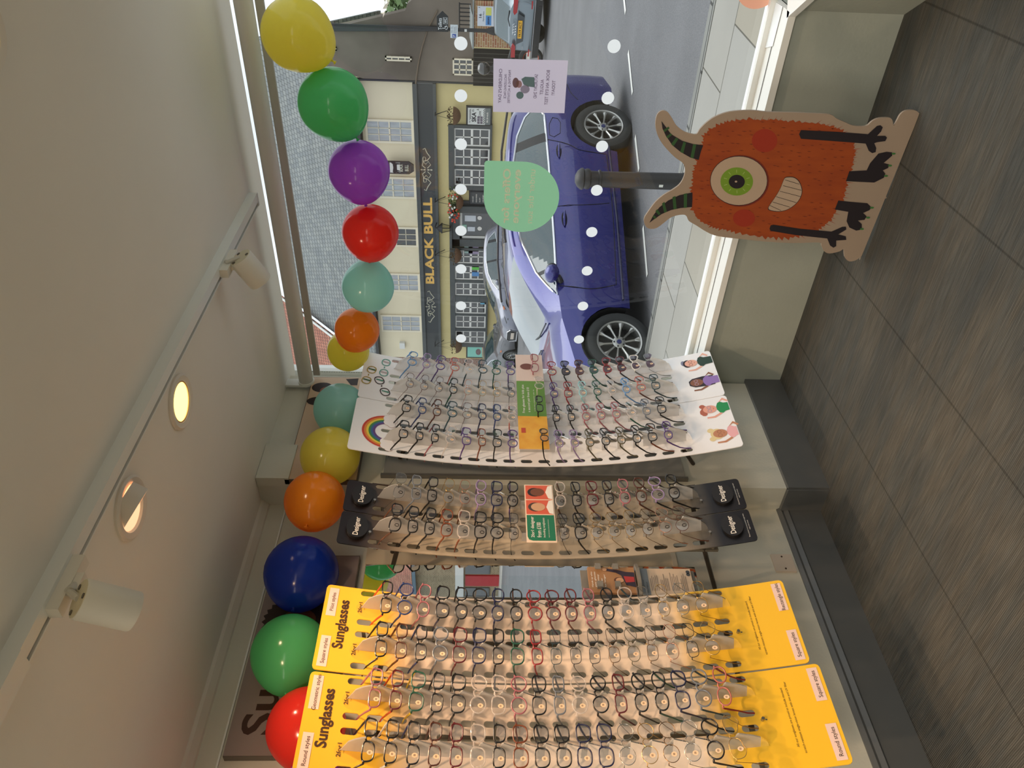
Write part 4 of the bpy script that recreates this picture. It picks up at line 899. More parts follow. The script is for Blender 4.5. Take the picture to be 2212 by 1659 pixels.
# the standing cut-out
CY = 2.635
mo = thing('cardboard_cutout', 'tall cardboard cut-out of an orange one-eyed horned monster standing before the window', 'cut-out', (-1.25, CY, 0))
def Zm(x, y): return PY(1360 + x / 3.352, 200 + y / 3.352, CY)
OUT = [(187,230),(200,160),(235,132),(275,142),(310,190),(340,240),(390,280),(440,298),(485,302),(510,265),(560,215),(620,175),(700,145),(790,132),(900,130),(1000,140),(1200,145),(1300,150),(1450,158),(1500,190),(1560,215),(1620,240),(1710,243),(1760,205),(1810,185),(1880,183),(1903,200),(1912,240),(1930,215),(1960,160),(2000,132),(2060,128),(2098,150),(2107,190),(2094,222),(2080,256),(1700,1136),(1678,1180),(1640,1213),(1590,1222),(1557,1190),(1550,1135),(1520,1150),(1450,1165),(1410,1150),(1390,1110),(1370,1085),(1200,1090),(1000,1080),(800,1060),(640,1040),(560,1010),(480,960),(430,930),(412,895),(390,884),(340,890),(290,910),(240,950),(190,983),(140,985),(112,960),(105,915),(130,870),(190,790),(250,740),(310,705),(360,668),(390,620),(403,560),(385,510),(330,470),(270,410),(230,360),(200,300)]
def cr(pts, n=3):
    o = []; N = len(pts)
    for i in range(N):
        p0, p1, p2, p3 = (Vector(pts[(i + k) % N]) for k in (-1, 0, 1, 2))
        if (p2 - p1).length > 300: o.append(tuple(p1)); continue
        for k in range(n):
            t = k / n; q = .5 * ((2 * p1) + (p2 - p0) * t + (2 * p0 - 5 * p1 + 4 * p2 - p3) * t * t + (3 * p1 - p0 - 3 * p2 + p3) * t ** 3); o.append(tuple(q))
    return o
P3 = [Zm(*p) for p in cr(OUT)]
fl = min(p.z for p in P3)
def Zg(x, y):
    p = Zm(x, y); return Vector((p.x, p.y, max(.002, p.z - fl * .0)))
from mathutils.geometry import tessellate_polygon
def ear(P):
    n = len(P); idx = list(range(n)); A = sum(P[i][0] * P[(i + 1) % n][1] - P[(i + 1) % n][0] * P[i][1] for i in range(n)); sg_ = 1 if A > 0 else -1; out = []
    cro = lambda a, b, c: ((b[0] - a[0]) * (c[1] - a[1]) - (b[1] - a[1]) * (c[0] - a[0])) * sg_
    guard = 0
    while len(idx) > 3 and guard < 4 * n:
        guard += 1; best = None
        for k in range(len(idx)):
            a, b, c = idx[k - 1], idx[k], idx[(k + 1) % len(idx)]
            if cro(P[a], P[b], P[c]) <= 1e-14: continue
            if any(j not in (a, b, c) and cro(P[a], P[b], P[j]) >= 0 and cro(P[b], P[c], P[j]) >= 0 and cro(P[c], P[a], P[j]) >= 0 for j in idx): continue
            best = k; break
        if best is None: best = 0
        a, b, c = idx[best - 1], idx[best], idx[(best + 1) % len(idx)]; out.append((a, b, c)); idx.pop(best)
    out.append(tuple(idx)); return out
def flat(pts3, th=None):
    mb = MB(); tri = ear([(p.x, p.z) for p in pts3]); n = len(pts3)
    if th is None: mb.add(pts3, tri); return mb
    b = [p + Vector(th) for p in pts3]; mb.add(list(pts3) + b, list(tri) + [tuple(i + n for i in reversed(f)) for f in tri] + [(i, (i + 1) % n, (i + 1) % n + n, i + n) for i in range(n)]); return mb
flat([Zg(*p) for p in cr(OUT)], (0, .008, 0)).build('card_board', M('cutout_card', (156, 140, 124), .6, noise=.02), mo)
LY = [0]
def mpart(name, pts, mat, lay, sm=False):
    P = [Zg(*p) + Vector((0, -.0006 * lay, 0)) for p in (cr(pts) if sm else pts)]; return flat(P).build(name, mat, mo)
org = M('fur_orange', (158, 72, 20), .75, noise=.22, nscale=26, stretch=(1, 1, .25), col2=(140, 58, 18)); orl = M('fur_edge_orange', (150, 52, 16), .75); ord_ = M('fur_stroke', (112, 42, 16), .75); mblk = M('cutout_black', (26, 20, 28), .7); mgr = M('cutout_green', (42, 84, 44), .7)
BODY = [(530,375),(545,310),(600,262),(680,225),(760,205),(900,200),(1040,200),(1150,212),(1300,222),(1420,240),(1500,262),(1560,300),(1605,360),(1622,440),(1600,540),(1565,650),(1540,760),(1500,850),(1440,930),(1370,985),(1290,1020),(1200,1040),(1080,1045),(960,1040),(800,1010),(700,990),(620,975),(560,950),(490,900),(455,830),(450,760),(452,700),(460,620),(470,560),(490,500),(510,430)]
bd = cr(BODY, 6); N = len(bd); jr = []; R2 = random.Random(5); cxm, cym = 1020, 620
for i, (x, y) in enumerate(bd):
    d = Vector((x - cxm, y - cym)).normalized(); k = R2.uniform(6, 26) if i % 2 else R2.uniform(-4, 3); jr.append((x + d.x * k + R2.uniform(-5, 5), y + d.y * k))
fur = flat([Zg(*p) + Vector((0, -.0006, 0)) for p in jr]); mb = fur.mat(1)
for i in range(0, N, 2):
    x, y = bd[i]; d = Vector((x - cxm, y - cym)).normalized(); a = Vector((x, y)) - d * R2.uniform(4, 16); l = R2.uniform(22, 46); e = a + d * l + Vector((l * .7, R2.uniform(-6, 6))); w = Vector((-d.y, d.x)) * 3.2
    mb.add([Zg(*(a - w)) + Vector((0, -.0008, 0)), Zg(*(a + w)) + Vector((0, -.0008, 0)), Zg(*e) + Vector((0, -.0008, 0))], [(0, 1, 2)])
mb.mat(2)
def inside(x, y, P):
    c = False; j = len(P) - 1
    for i in range(len(P)):
        if (P[i][1] > y) != (P[j][1] > y) and x < (P[j][0] - P[i][0]) * (y - P[i][1]) / (P[j][1] - P[i][1]) + P[i][0]: c = not c
        j = i
    return c
for gx in range(490, 1600, 74):
    for gy in range(215, 1040, 52):
        x = gx + R2.uniform(-26, 26); y = gy + R2.uniform(-16, 16); l = R2.uniform(26, 44)
        if not inside(x, y, BODY) or not inside(x + l, y, BODY): continue
        if ((x - 795) / 225) ** 2 + ((y - 640) / 205) ** 2 < 1: continue
        if ((x - 1130) / 160) ** 2 + ((y - 735) / 145) ** 2 < 1: continue
        mb.add([Zg(*q) + Vector((0, -.0008, 0)) for q in ((x, y - 3), (x + l * .5, y - 4), (x + l, y), (x + l * .5, y + 3))], [(0, 1, 2, 3)])
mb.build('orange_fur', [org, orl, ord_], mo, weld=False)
H1 = [(230,205),(252,235),(300,300),(380,348),(460,372),(533,380),(515,430),(500,488),(440,470),(370,430),(310,382),(262,312),(238,260)]
H2 = [(143,942),(170,890),(215,830),(280,780),(360,742),(455,722),(455,775),(452,828),(370,835),(300,850),(230,880),(180,915)]
mpart('horn', H1, mblk, 1.6); mpart('horn', H2, mblk, 1.6)
for q in ([(243,272),(251,286),(289,258),(280,246)], [(264,318),(276,332),(308,304),(296,294)], [(300,372),(318,388),(352,336),(336,324)], [(366,428),(388,440),(408,362),(390,354)], [(440,468),(462,476),(482,376),(460,372)],
          [(166,898),(176,886),(196,906),(182,914)], [(186,858),(200,842),(224,876),(210,886)], [(234,802),(252,790),(270,862),(250,870)], [(310,756),(332,748),(340,840),(318,845)], [(392,733),(416,728),(414,832),(392,834)]): mpart('horn_stripe', q, mgr, 2.2)
mpart('cheek', [(977 + 92 * cos(2 * pi * k / 28), 347 + 84 * sin(2 * pi * k / 28)) for k in range(28)], M('cheek_red', (150, 44, 20), .75), 2); mpart('cheek', [(828 + 80 * cos(2 * pi * k / 28), 908 + 63 * sin(2 * pi * k / 28)) for k in range(28)], M('cheek_red', (150, 44, 20), .75), 2)
E2 = lambda x, y, a, b, n=36: [(x + a * cos(2 * pi * k / n), y + b * sin(2 * pi * k / n)) for k in range(n)]
mpart('eye_shadow', E2(800, 638, 209, 187), M('eye_rim', (110, 36, 20), .7), 2.2); mpart('eye_outline', E2(790, 637, 208, 180), mblk, 2.6)
mpart('eye_white', E2(790, 637, 204, 176), M('eye_white', (178, 158, 138), .6), 3); mpart('iris', E2(775, 642, 118, 102), M('iris_green', (112, 148, 42), .6), 3.6)
mb = MB()
for k in range(10):
    a = 2 * pi * k / 10 + .3; c, s = cos(a), sin(a); P = [(775 + 74 * c - 2 * s, 642 + 64 * s + 2 * c), (775 + 74 * c + 2 * s, 642 + 64 * s - 2 * c), (775 + 98 * c + 2 * s, 642 + 85 * s - 2 * c), (775 + 98 * c - 2 * s, 642 + 85 * s + 2 * c)]
    mb.add([Zg(*q) + Vector((0, -.0025, 0)) for q in P], [(0, 1, 2, 3)])
mb.build('iris_ray', M('iris_pale', (160, 180, 110), .6), mo)
mpart('pupil', E2(775, 643, 58, 50), mblk, 4.4); mpart('glint', E2(769, 642, 9, 7), M('eye_white', (178, 158, 138), .6), 5)
MO = [(1150,612),(1190,616),(1225,645),(1245,700),(1238,750),(1205,800),(1150,840),(1090,857),(1030,852),(1005,838),(1018,808),(1058,750),(1090,695),(1112,640),(1125,618)]
cxo = sum(p[0] for p in MO) / len(MO); cyo = sum(p[1] for p in MO) / len(MO)
mpart('mouth_outline', [(cxo + (x - cxo) * 1.035, cyo + (y - cyo) * 1.035) for x, y in MO], mblk, 2.4, True); mpart('teeth', MO, M('eye_white', (178, 158, 138), .6), 3, True)
mb = MB()
for a, b in (((1124, 630), (1228, 662)), ((1110, 672), (1243, 706)), ((1086, 712), (1240, 752)), ((1060, 752), (1206, 795)), ((1034, 790), (1160, 828)), ((1014, 815), (1095, 852))):
    v = Vector((b[0] - a[0], b[1] - a[1])).normalized(); w = Vector((-v.y, v.x)) * 1.6; A = Vector(a); B = Vector(b)
    mb.add([Zg(*q) + Vector((0, -.0022, 0)) for q in (A - w, B - w, B + w, A + w)], [(0, 1, 2, 3)])
mb.build('tooth_gap', mblk, mo)
mpart('arm', [(1240,270),(1500,283),(1725,300),(1790,240),(1815,235),(1832,250),(1820,280),(1790,312),(1850,312),(1863,325),(1850,350),(1790,358),(1770,365),(1785,400),(1780,430),(1755,437),(1730,420),(1708,368),(1500,352),(1240,333),(1226,300)], mblk, 3)
mpart('arm', [(1020,960),(1040,955),(1240,985),(1460,1005),(1540,970),(1565,970),(1568,990),(1510,1025),(1565,1040),(1568,1065),(1495,1070),(1495,1110),(1475,1122),(1450,1105),(1430,1055),(1200,1030),(1020,1000),(1012,985)], mblk, 3)
mpart('leg', [(1590,568),(1715,562),(1740,510),(1800,440),(1860,427),(1900,432),(1900,455),(1860,490),(1838,508),(1880,520),(1870,545),(1832,562),(1850,585),(1840,615),(1790,640),(1770,650),(1565,640)], mblk, 3)
mpart('leg', [(1510,780),(1600,790),(1720,800),(1750,830),(1735,850),(1690,870),(1715,895),(1700,920),(1652,925),(1680,950),(1680,990),(1640,998),(1590,975),(1570,930),(1582,862),(1485,845)], mblk, 3)
for p in ((1910, 441), (1884, 527), (1855, 602), (1753, 832), (1725, 904), (1681, 986)): mpart('toenail', E2(*p, 15, 7, 12), M('toenail_green', (62, 116, 60), .6), 3.6)
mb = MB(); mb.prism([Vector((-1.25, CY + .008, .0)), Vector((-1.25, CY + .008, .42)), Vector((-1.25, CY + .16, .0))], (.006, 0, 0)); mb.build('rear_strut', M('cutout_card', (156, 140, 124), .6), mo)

# ================================================================== OUTSIDE
def gz(Y): return -.22 if Y < 9 else (-.22 + .22 * (Y - 9) / 17 if Y < 26 else 0.0)
def onroad(px, py):
    z = -.2
    for i in range(12): p = PZ(px, py, z); z = gz(p.y)
    return p
YPUB = 28.5
# road, pavements
mb = MB(); ys = [6.1 + i * 1.0 for i in range(24)] + [30, 60]
for a, b in zip(ys[:-1], ys[1:]): mb.quad((-70, a, gz(a)), (80, a, gz(a)), (80, b, gz(b)), (-70, b, gz(b)))
tar = M('tarmac', (108, 108, 110), .85, noise=.12, nscale=1.2, bump=.3, bscale=40)
struct('street_road', mb, tar)
def tarmac_mat():
    t = tar.node_tree; b = t.nodes['Principled BSDF']; tc = t.nodes.new('ShaderNodeTexCoord'); n = t.nodes.new('ShaderNodeTexNoise'); n.inputs['Scale'].default_value = 90; n.inputs['Detail'].default_value = 2
    mx = t.nodes.new('ShaderNodeMix'); mx.data_type = 'RGBA'; mx.blend_type = 'OVERLAY'; mx.inputs[0].default_value = .55; src = b.inputs['Base Color'].links[0].from_socket
    t.links.new(tc.outputs['Object'], n.inputs['Vector']); t.links.new(src, mx.inputs[6]); t.links.new(n.outputs[0], mx.inputs[7]); t.links.new(mx.outputs[2], b.inputs['Base Color'])
tarmac_mat()
slab = M_grid('york_slabs', (158, 149, 130), (160, 158, 152), (92, 88, 78), 1.0, bw=.9, rh=.6, mort=.006, rough=.85, plane='xy', noise=.12, bump=.25)
struct('street_pavement', MB().prism([(-70, YW + .2, -.13), (80, YW + .2, -.13), (80, 5.95, -.13), (-70, 5.95, -.13)], (0, 0, -.2)), slab)
struct('street_kerb', MB().prism([(-70, 5.955, -.125), (80, 5.955, -.125), (80, 6.1, -.13), (-70, 6.1, -.13)], (0, 0, -.2)), M_grid('kerb_stone', (142, 142, 136), (150, 149, 143), (70, 70, 66), 1.0, bw=.92, rh=3, mort=.012, plane='xy'))
struct('street_far_pavement', MB().prism([(-70, 26.2, .03), (80, 26.2, .03), (80, YPUB + .3, .05), (-70, YPUB + .3, .05)], (0, 0, -.2)), M('far_paving', (196, 192, 184), .85, noise=.06))
struct('shop_outer_wall', MB().box(((KN.x + XC) / 2, YW + .24, .10), (1.7, .06, .6)), M('outer_wall_paint', (150, 150, 146), .8))
# painted bay marks on the road
wl_ = M('road_line', (226, 226, 220), .8)
def mark(p, q, w=.09, lab=''):
    a = onroad(*p); b = onroad(*q); d = (b - a); d.z = 0; d.normalize(); n = Vector((-d.y, d.x, 0)) * w / 2; u = Vector((0, 0, .006))
    tag(MB().quad(a - n + u, a + n + u, b + n + u, b - n + u).build('road_marking', wl_), lab, 'road marking', 'white bay dashes on the road')
for p, q, l in (((1348, -8), (1352, 27), 'white bay dash on the road at the far right edge of the view'), ((1358, 112), (1367, 202), 'white bay dash on the road by the rear wheel of the blue car'), ((1373, 295), (1381, 368), 'white bay dash on the road right of the bollard'), ((1390, 490), (1399, 596), 'white bay dash on the road left of the bollard, along the blue car')): mark(p, q, .07, l)
# bollard
B0 = PY(1250, 386, 5.5); bo = thing('bollard', 'black cast bollard on the pavement between the window and the blue car', 'bollard', (B0.x, 5.5, -.13))
zt = B0.z + .03; bm_ = M('bollard_black', (38, 38, 40), .45, noise=.05)
MB().lathe([(.082, -.13), (.082, -.05), (.07, -.03), (.064, 0), (.06, zt - .2), (.07, zt - .195), (.07, zt - .18), (.06, zt - .175), (.062, zt - .12), (.075, zt - .11), (.078, zt - .09), (.07, zt - .07)], (B0.x, 5.5, 0), 32).build('post', bm_, bo, smooth=True)
MB().lathe([(.07, zt - .07), (.082, zt - .06), (.08, zt - .045), (.06, zt - .02), (.03, zt - .004), (0, zt)], (B0.x, 5.5, 0), 32).build('cap', bm_, bo, smooth=True)
bp0 = PY(1428, 402, 5.435); MB().box((bp0.x, 5.436, bp0.z), (.02, .003, .03)).build('reflector', M('reflector_white', (214, 216, 210), .4), bo)

# ------------------------------------------------------------------ cars
chrome = M('chrome', (214, 216, 220), .12, 1.0); tyre_m = M('tyre_rubber', (40, 42, 42), .7, bump=.1); alloy = M('alloy', (176, 176, 172), .3, .85); arch_m = M('wheel_arch_black', (12, 12, 14), .9)
carglass = M('car_glass', (40, 62, 66), .03, spec=1.0, coat=1.0); darkpl = M('black_plastic', (26, 27, 30), .45); redl = M('tail_lamp', (170, 22, 32), .15, coat=1); seam = M('panel_gap', (8, 8, 16), .8)
def interp(t, pts):
    if t <= pts[0][0]: return pts[0][1]
    for (a, va), (b, vb) in zip(pts[:-1], pts[1:]):
        if t <= b: k = (t - a) / (b - a); k = k * k * (3 - 2 * k) if False else k; return va + (vb - va) * k
    return pts[-1][1]
def crv(pts, n=6):
    o = []
    P = [Vector(p) for p in pts]
    for i in range(len(P) - 1):
        p0 = P[max(0, i - 1)]; p1 = P[i]; p2 = P[i + 1]; p3 = P[min(len(P) - 1, i + 2)]
        for k in range(n):
            t = k / n; o.append(tuple(.5 * ((2 * p1) + (p2 - p0) * t + (2 * p0 - 5 * p1 + 4 * p2 - p3) * t * t + (3 * p1 - p0 - 3 * p2 + p3) * t ** 3)))
    o.append(tuple(P[-1])); return o
def wheel(T, side, R, par, spokes=10, rimr=.225, w=.20, logo=False, name='wheel'):
    """wheel centred on T (car space matrix), outer face towards side (+1/-1 on y)"""
    t = T; P = lambda x, y, z: t @ Vector((x, y * side, z))
    def lath(prof, n=36):
        mb = MB(); n0 = 0
        for r, y in prof:
            for k in range(n): mb.v.append(P(r * cos(2 * pi * k / n), y, r * sin(2 * pi * k / n)))
        for i in range(len(prof) - 1):
            for k in range(n): mb.f.append((i * n + k, i * n + (k + 1) % n, (i + 1) * n + (k + 1) % n, (i + 1) * n + k))
        return mb
    ty = lath([(rimr + .008, -.19), (R - .02, -.19), (R, -.17), (R, -.02), (R - .012, .0), (R - .05, .012), (rimr + .02, .010), (rimr + .004, .0)]).build(name, tyre_m, par, smooth=True)
    lath([(rimr + .006, .004), (rimr + .002, .010), (rimr - .012, .006), (rimr - .02, -.02), (rimr - .02, -.14), (.0, -.15)]).build('rim', alloy, ty, smooth=True)
    lath([(rimr - .022, -.1), (0, -.1)]).build('brake_disc', M('brake_dark', (34, 32, 32), .6, .3), ty)
    mb = MB()
    for k in range(spokes):
        a = 2 * pi * k / spokes + .16
        def SP(r, da, y): return P(r * cos(a + da / max(r, .05) * .05), y, r * sin(a + da / max(r, .05) * .05))
        w0, w1, w2 = .26, .2, .55
        pr = [(.045, w0 * .9), (.10, w1), (.16, w1 * 1.1), (rimr - .012, w2)]
        for (ra, wa), (rb, wb) in zip(pr[:-1], pr[1:]):
            ya = -.028 + .03 * (ra / rimr); yb = -.028 + .03 * (rb / rimr)
            mb.quad(SP(ra, -wa, ya - .012), SP(ra, 0, ya), SP(rb, 0, yb), SP(rb, -wb, yb - .012)); mb.quad(SP(ra, 0, ya), SP(ra, wa, ya - .012), SP(rb, wb, yb - .012), SP(rb, 0, yb))
            mb.quad(SP(ra, -wa, ya - .012), SP(rb, -wb, yb - .012), SP(rb, -wb, yb - .035), SP(ra, -wa, ya - .035)); mb.quad(SP(ra, wa, ya - .012), SP(ra, wa, ya - .035), SP(rb, wb, yb - .035), SP(rb, wb, yb - .012))
    mb.build('spokes', alloy, ty)
    lath([(.066, -.026), (.06, -.02), (.04, -.016), (.0, -.016)], 24).build('hub', alloy, ty, smooth=True)
    lath([(.026, -.0155), (.022, -.008), (.0, -.007)], 20).build('centre_cap', M('cap_blue', (34, 44, 96), .3), ty, smooth=True)
    for k in range(5):
        a = 2 * pi * k / 5 + .3; mb = MB(); c = P(.052 * cos(a), -.016, .052 * sin(a)); mb.cyl(c, c + (P(0, .01, 0) - P(0, 0, 0)), .009, .006, 10); mb.build('wheel_nut', darkpl, ty, smooth=True)
    return ty
def car(name, label, org, head, paint, top, belt, L, wb, wheels, glass_x, dlo, R=.335, rimr=.225, wmax=.92, clear=.2, sidestrip=None, doors=(), handles=(), rear='hatch', wscreen=None, rscreen=None, detail=None, mirror_x=None, roof_w=.62, far_wheels=True):
    """body lofted from cross sections. x from the tail forward, y to the car's left. org: ground point under the rear axle centre line"""
    hd = Vector((head[0], head[1], 0)).normalized(); lf = Vector((-hd.y, hd.x, 0))
    t = thing(name, label, 'car', org); T = Matrix.Identity(4); O = Vector(org) - hd * wheels[0]
    for j in range(3): T[j][0] = hd[j]; T[j][1] = lf[j]; T[j][2] = (0, 0, 1)[j]
    T.translation = O
    P = lambda x, y, z: T @ Vector((x, y, z))
    tp = crv(top, 8); bl = belt
    plan = [(0, .70), (.10, .80), (.35, .88), (.9, .915), (2.0, .925), (3.4, .92), (L - .75, .90), (L - .35, .84), (L - .12, .72), (L, .52)]
    plan = [(a, b * wmax / .92) for a, b in plan]
    def half(x, z):
        """half width of the side at x and height z"""
        w = interp(x, plan); zt = interp(x, tp); zb = min(interp(x, bl), zt - .05)
        if z <= zb:
            k = (z - clear) / max(.05, zb - clear)
            return w * (interp(k, [(0, .955), (.12, .985), (.45, 1.0), (.78, .99), (1, .94)]))
        k = (z - zb) / max(.02, zt - zb); r = interp(x, [(0, roof_w)]); return w * .94 + (w * r - w * .94) * min(1, k) ** 1.15
    st = sorted(set([round(i * .06, 3) for i in range(int(L / .06) + 1)] + [L] + [round(w_ + R * 1.16 * c, 3) for w_ in wheels for c in (-1, -.97, -.9, -.7, -.4, 0, .4, .7, .9, .97, 1)]))
    rowsB = []
    for x in st:
        zt = interp(x, tp); zb = min(interp(x, bl), zt - .05); low = clear + max(0, .12 * (1 - x / .35) if x < .35 else 0) + max(0, .06 * (1 - (L - x) / .4) if x > L - .4 else 0)
        for w_ in wheels:
            d = abs(x - w_)
            if d < R * 1.16: low = max(low, R + sqrt((R * 1.16) ** 2 - d * d))
        low = min(low, zb - .02)
        zs = [low + (zb - low) * k for k in (0, .12, .3, .5, .7, .88, 1)] + [zb + (zt - zb) * k for k in (.25, .5, .75, .93)]
        row = [(half(x, z), z) for z in zs]; wr = row[-1][0]
        row += [(wr * .93, zt - (zt - zs[-1]) * .35), (wr * .7, zt - .004), (wr * .35, zt + .006), (0, zt + .01)]
        rowsB.append((x, row))
    body = MB(); scr = {'w': MB(), 'r': MB()}; n = len(rowsB[0][1])
    for (xa, ra), (xb, rb) in zip(rowsB[:-1], rowsB[1:]):
        for k in range(n - 1):
            xm = (xa + xb) / 2; tgt = body
            if k >= n - 4:
                if wscreen and wscreen[0] <= xm <= wscreen[1]: tgt = scr['w']
                if rscreen and rscreen[0] <= xm <= rscreen[1]: tgt = scr['r']
            for s in (1, -1):
                q = [P(xa, s * ra[k][0], ra[k][1]), P(xb, s * rb[k][0], rb[k][1]), P(xb, s * rb[k + 1][0], rb[k + 1][1]), P(xa, s * ra[k + 1][0], ra[k + 1][1])]
                tgt.quad(*(q if s > 0 else q[::-1]))
    for (x, r_), fl_ in ((rowsB[0], 0), (rowsB[-1], 1)):
        pts = [P(x, y, z) for y, z in r_] + [P(x, -y, z) for y, z in r_[-2::-1]]; body.add(pts, [tuple(range(len(pts)))])
    body.build('body', paint, t, smooth=True)
    if scr['w'].f: scr['w'].build('windscreen', carglass, t, smooth=True)
    if scr['r'].f: scr['r'].build('rear_window', carglass, t, smooth=True)
    # dark floor and arch liners
    mb = MB(); mb.prism([P(.5, -.8, clear + .04), P(L - .5, -.8, clear + .04), P(L - .5, .8, clear + .04), P(.5, .8, clear + .04)], (0, 0, .02))
    for w_ in wheels:
        for s in (1, -1):
            pts = []
            for k in range(15): a = pi * k / 14 * 1.16 - .25; pts.append((w_ + R * 1.15 * cos(a), R + R * 1.15 * sin(a)))
            for (x1, z1), (x2, z2) in zip(pts[:-1], pts[1:]): mb.quad(P(x1, s * .9 * wmax / .92, z1), P(x2, s * .9 * wmax / .92, z2), P(x2, s * .45, z2), P(x1, s * .45, z1))
            mb.quad(P(w_ - R * 1.15, s * .62, clear), P(w_ + R * 1.15, s * .62, clear), P(w_ + R * 1.15, s * .62, R * 2.1), P(w_ - R * 1.15, s * .62, R * 2.1))
    mb.build('underside', arch_m, t)
    SP = lambda x, z, o=.006, s=1: P(x, s * (half(x, z) + o), z)
    def sidepoly(pts, off, nm, mat, s=1):
        P2 = pts; tri = ear(P2); mb = MB(); mb.add([SP(x, z, off, s) for x, z in P2], tri); return mb.build(nm, mat, t)
    def dens(pts, k=6):
        o = []
        for i in range(len(pts)):
            a = pts[i]; b = pts[(i + 1) % len(pts)]
            for j in range(k): o.append((a[0] + (b[0] - a[0]) * j / k, a[1] + (b[1] - a[1]) * j / k))
        return o
    for s in (1, -1):
        if dlo:
            out = dens(dlo['outline']); cx = sum(p[0] for p in out) / len(out); cz = sum(p[1] for p in out) / len(out)
            MB().tube([SP(x, z, .004, s) for x, z in out], .013, 6, True).build('window_trim', chrome, t, smooth=True)
            mb = MB()
            for a, b in zip(dlo['cols'][:-1], dlo['cols'][1:]):
                pass
            def zr(x):
                zs_ = []
                for i in range(len(out)):
                    (x1, z1), (x2, z2) = out[i], out[(i + 1) % len(out)]
                    if (x1 - x) * (x2 - x) <= 0 and x1 != x2: zs_.append(z1 + (z2 - z1) * (x - x1) / (x2 - x1))
                return (min(zs_), max(zs_)) if zs_ else None
            x0, x1 = min(p[0] for p in out), max(p[0] for p in out); m_ = 60; gm = {}
            for i in range(m_):
                a = x0 + (x1 - x0) * i / m_ + 1e-5; b = x0 + (x1 - x0) * (i + 1) / m_ - 1e-5; za, zb_ = zr(a), zr(b)
                if not za or not zb_: continue
                xm = (a + b) / 2; pil = any(abs(xm - p) < w for p, w in dlo['pillars'])
                seg = 'pillar' if pil else sum(1 for p, w in dlo['pillars'] if xm > p)
                g = gm.setdefault(seg, MB())
                for k in range(5):
                    l = lambda zz, q: zz[0] + (zz[1] - zz[0]) * q
                    g.quad(SP(a, l(za, k / 5), .004, s), SP(b, l(zb_, k / 5), .004, s), SP(b, l(zb_, (k + 1) / 5), .004, s), SP(a, l(za, (k + 1) / 5), .004, s))
            for seg, g in gm.items(): g.build('window_pillar' if seg == 'pillar' else 'side_window', darkpl if seg == 'pillar' else carglass, t, smooth=True)
        for ln in doors:
            pl = crv(ln, 6); MB().tube([SP(x, z, .0008, s) for x, z in pl], .0045, 4).build('door_seam', seam, t)
        for hx_, hz_ in handles:
            o = MB().tube([SP(hx_ - .10, hz_ - .004, .012, s), SP(hx_ - .05, hz_, .03, s), SP(hx_ + .05, hz_ + .004, .03, s), SP(hx_ + .10, hz_ + .002, .012, s)], [.010, .014, .014, .010], 8).build('door_handle', paint, t, smooth=True)
            MB().ell(SP(hx_, hz_, .0, s), (.10, .10, .032), 16, 8, T.to_3x3() @ Matrix.Diagonal((1, .06, 1))).build('handle_cup', seam, o, smooth=True)
        if mirror_x:
            mx_, mz_ = mirror_x; c = SP(mx_, mz_, .14, s); q = T.to_3x3()
            mir_ = MB().ell(c, (.09, .12, .078), 20, 12, q).build('door_mirror', paint, t, smooth=True)
            MB().ell(c + hd * -.035, (.065, .108, .066), 18, 10, q).tube([SP(mx_ + .05, mz_ - .1, 0, s), SP(mx_ + .03, mz_ - .07, .08, s)], [.03, .022], 8).build('mirror_base', darkpl, mir_, smooth=True)
        if sidestrip: MB().tube([SP(x, z, .002, s) for x, z in crv(sidestrip, 5)], .007, 5).build('side_trim', chrome, t)
        for w_ in wheels:
            if s < 0 and not far_wheels: continue
            TW = T @ Matrix.Translation((w_, s * (wmax - .03), R)); wheel(TW, s, R, t, rimr=rimr)
    if detail: detail(t, P, SP, half, tp)
    return t
# the blue estate
blue = M('paint_blue', (20, 23, 112), .22, .4, coat=1.0, spec=.6)
rh = PZ(1304, 270, .115); fh = PZ(1338, 733, .115); hdv = (fh - rh).normalized(); lfv = Vector((-hdv.y, hdv.x, 0)); side_y = .89
rorg = rh - lfv * side_y
def blue_detail(t, P, SP, half, tp):
    for s in (1, -1):
        MB().quad(SP(.04, .98, .004, s), SP(.30, .98, .006, s), SP(.42, .86, .006, s), SP(.06, .80, .004, s)).build('tail_lamp', redl, t)
        MB().tube([SP(x, z, .003, s) for x, z in ((.9, .60 + .33), (1.0, .97), (1.16, .97), (1.2, .92), (1.16, .85), (1.0, .84), (.93, .87), (.9, .93))], .003, 4, True).build('fuel_flap_seam', seam, t)
        MB().tube([SP(x, z, .012, s) for x, z in ((1.35, .30), (2.4, .27), (3.4, .27))], .014, 6).build('sill_trim', M('sill_dark', (20, 20, 60), .4), t)
    MB().tube([P(x, .62, interp(x, tp) + .045) for x in (.5, .55, 1.2, 1.9, 2.45, 2.5)], .014, 8).build('roof_rail', M('rail_dark', (70, 66, 62), .4, .5), t, smooth=True)
    MB().tube([P(x, -.62, interp(x, tp) + .045) for x in (.5, .55, 1.2, 1.9, 2.45, 2.5)], .014, 8).build('roof_rail', M('rail_dark', (70, 66, 62), .4, .5), t, smooth=True)
    for s, x0 in ((.15, 3.42), (-.45, 3.42)): MB().tube([P(3.50, s + .42, interp(3.5, tp) + .02), P(3.42, s, interp(3.42, tp) + .022), P(3.36, s - .18, interp(3.36, tp) + .02)], .008, 6).build('wiper', darkpl, t)
bt = [(0, .62), (.02, .92), (.12, 1.02), (.30, 1.22), (.55, 1.40), (.9, 1.455), (1.5, 1.475), (2.1, 1.465), (2.55, 1.41), (2.95, 1.27), (3.45, 1.035), (3.7, .99), (4.2, .90), (4.6, .80), (4.78, .68), (4.85, .52)]
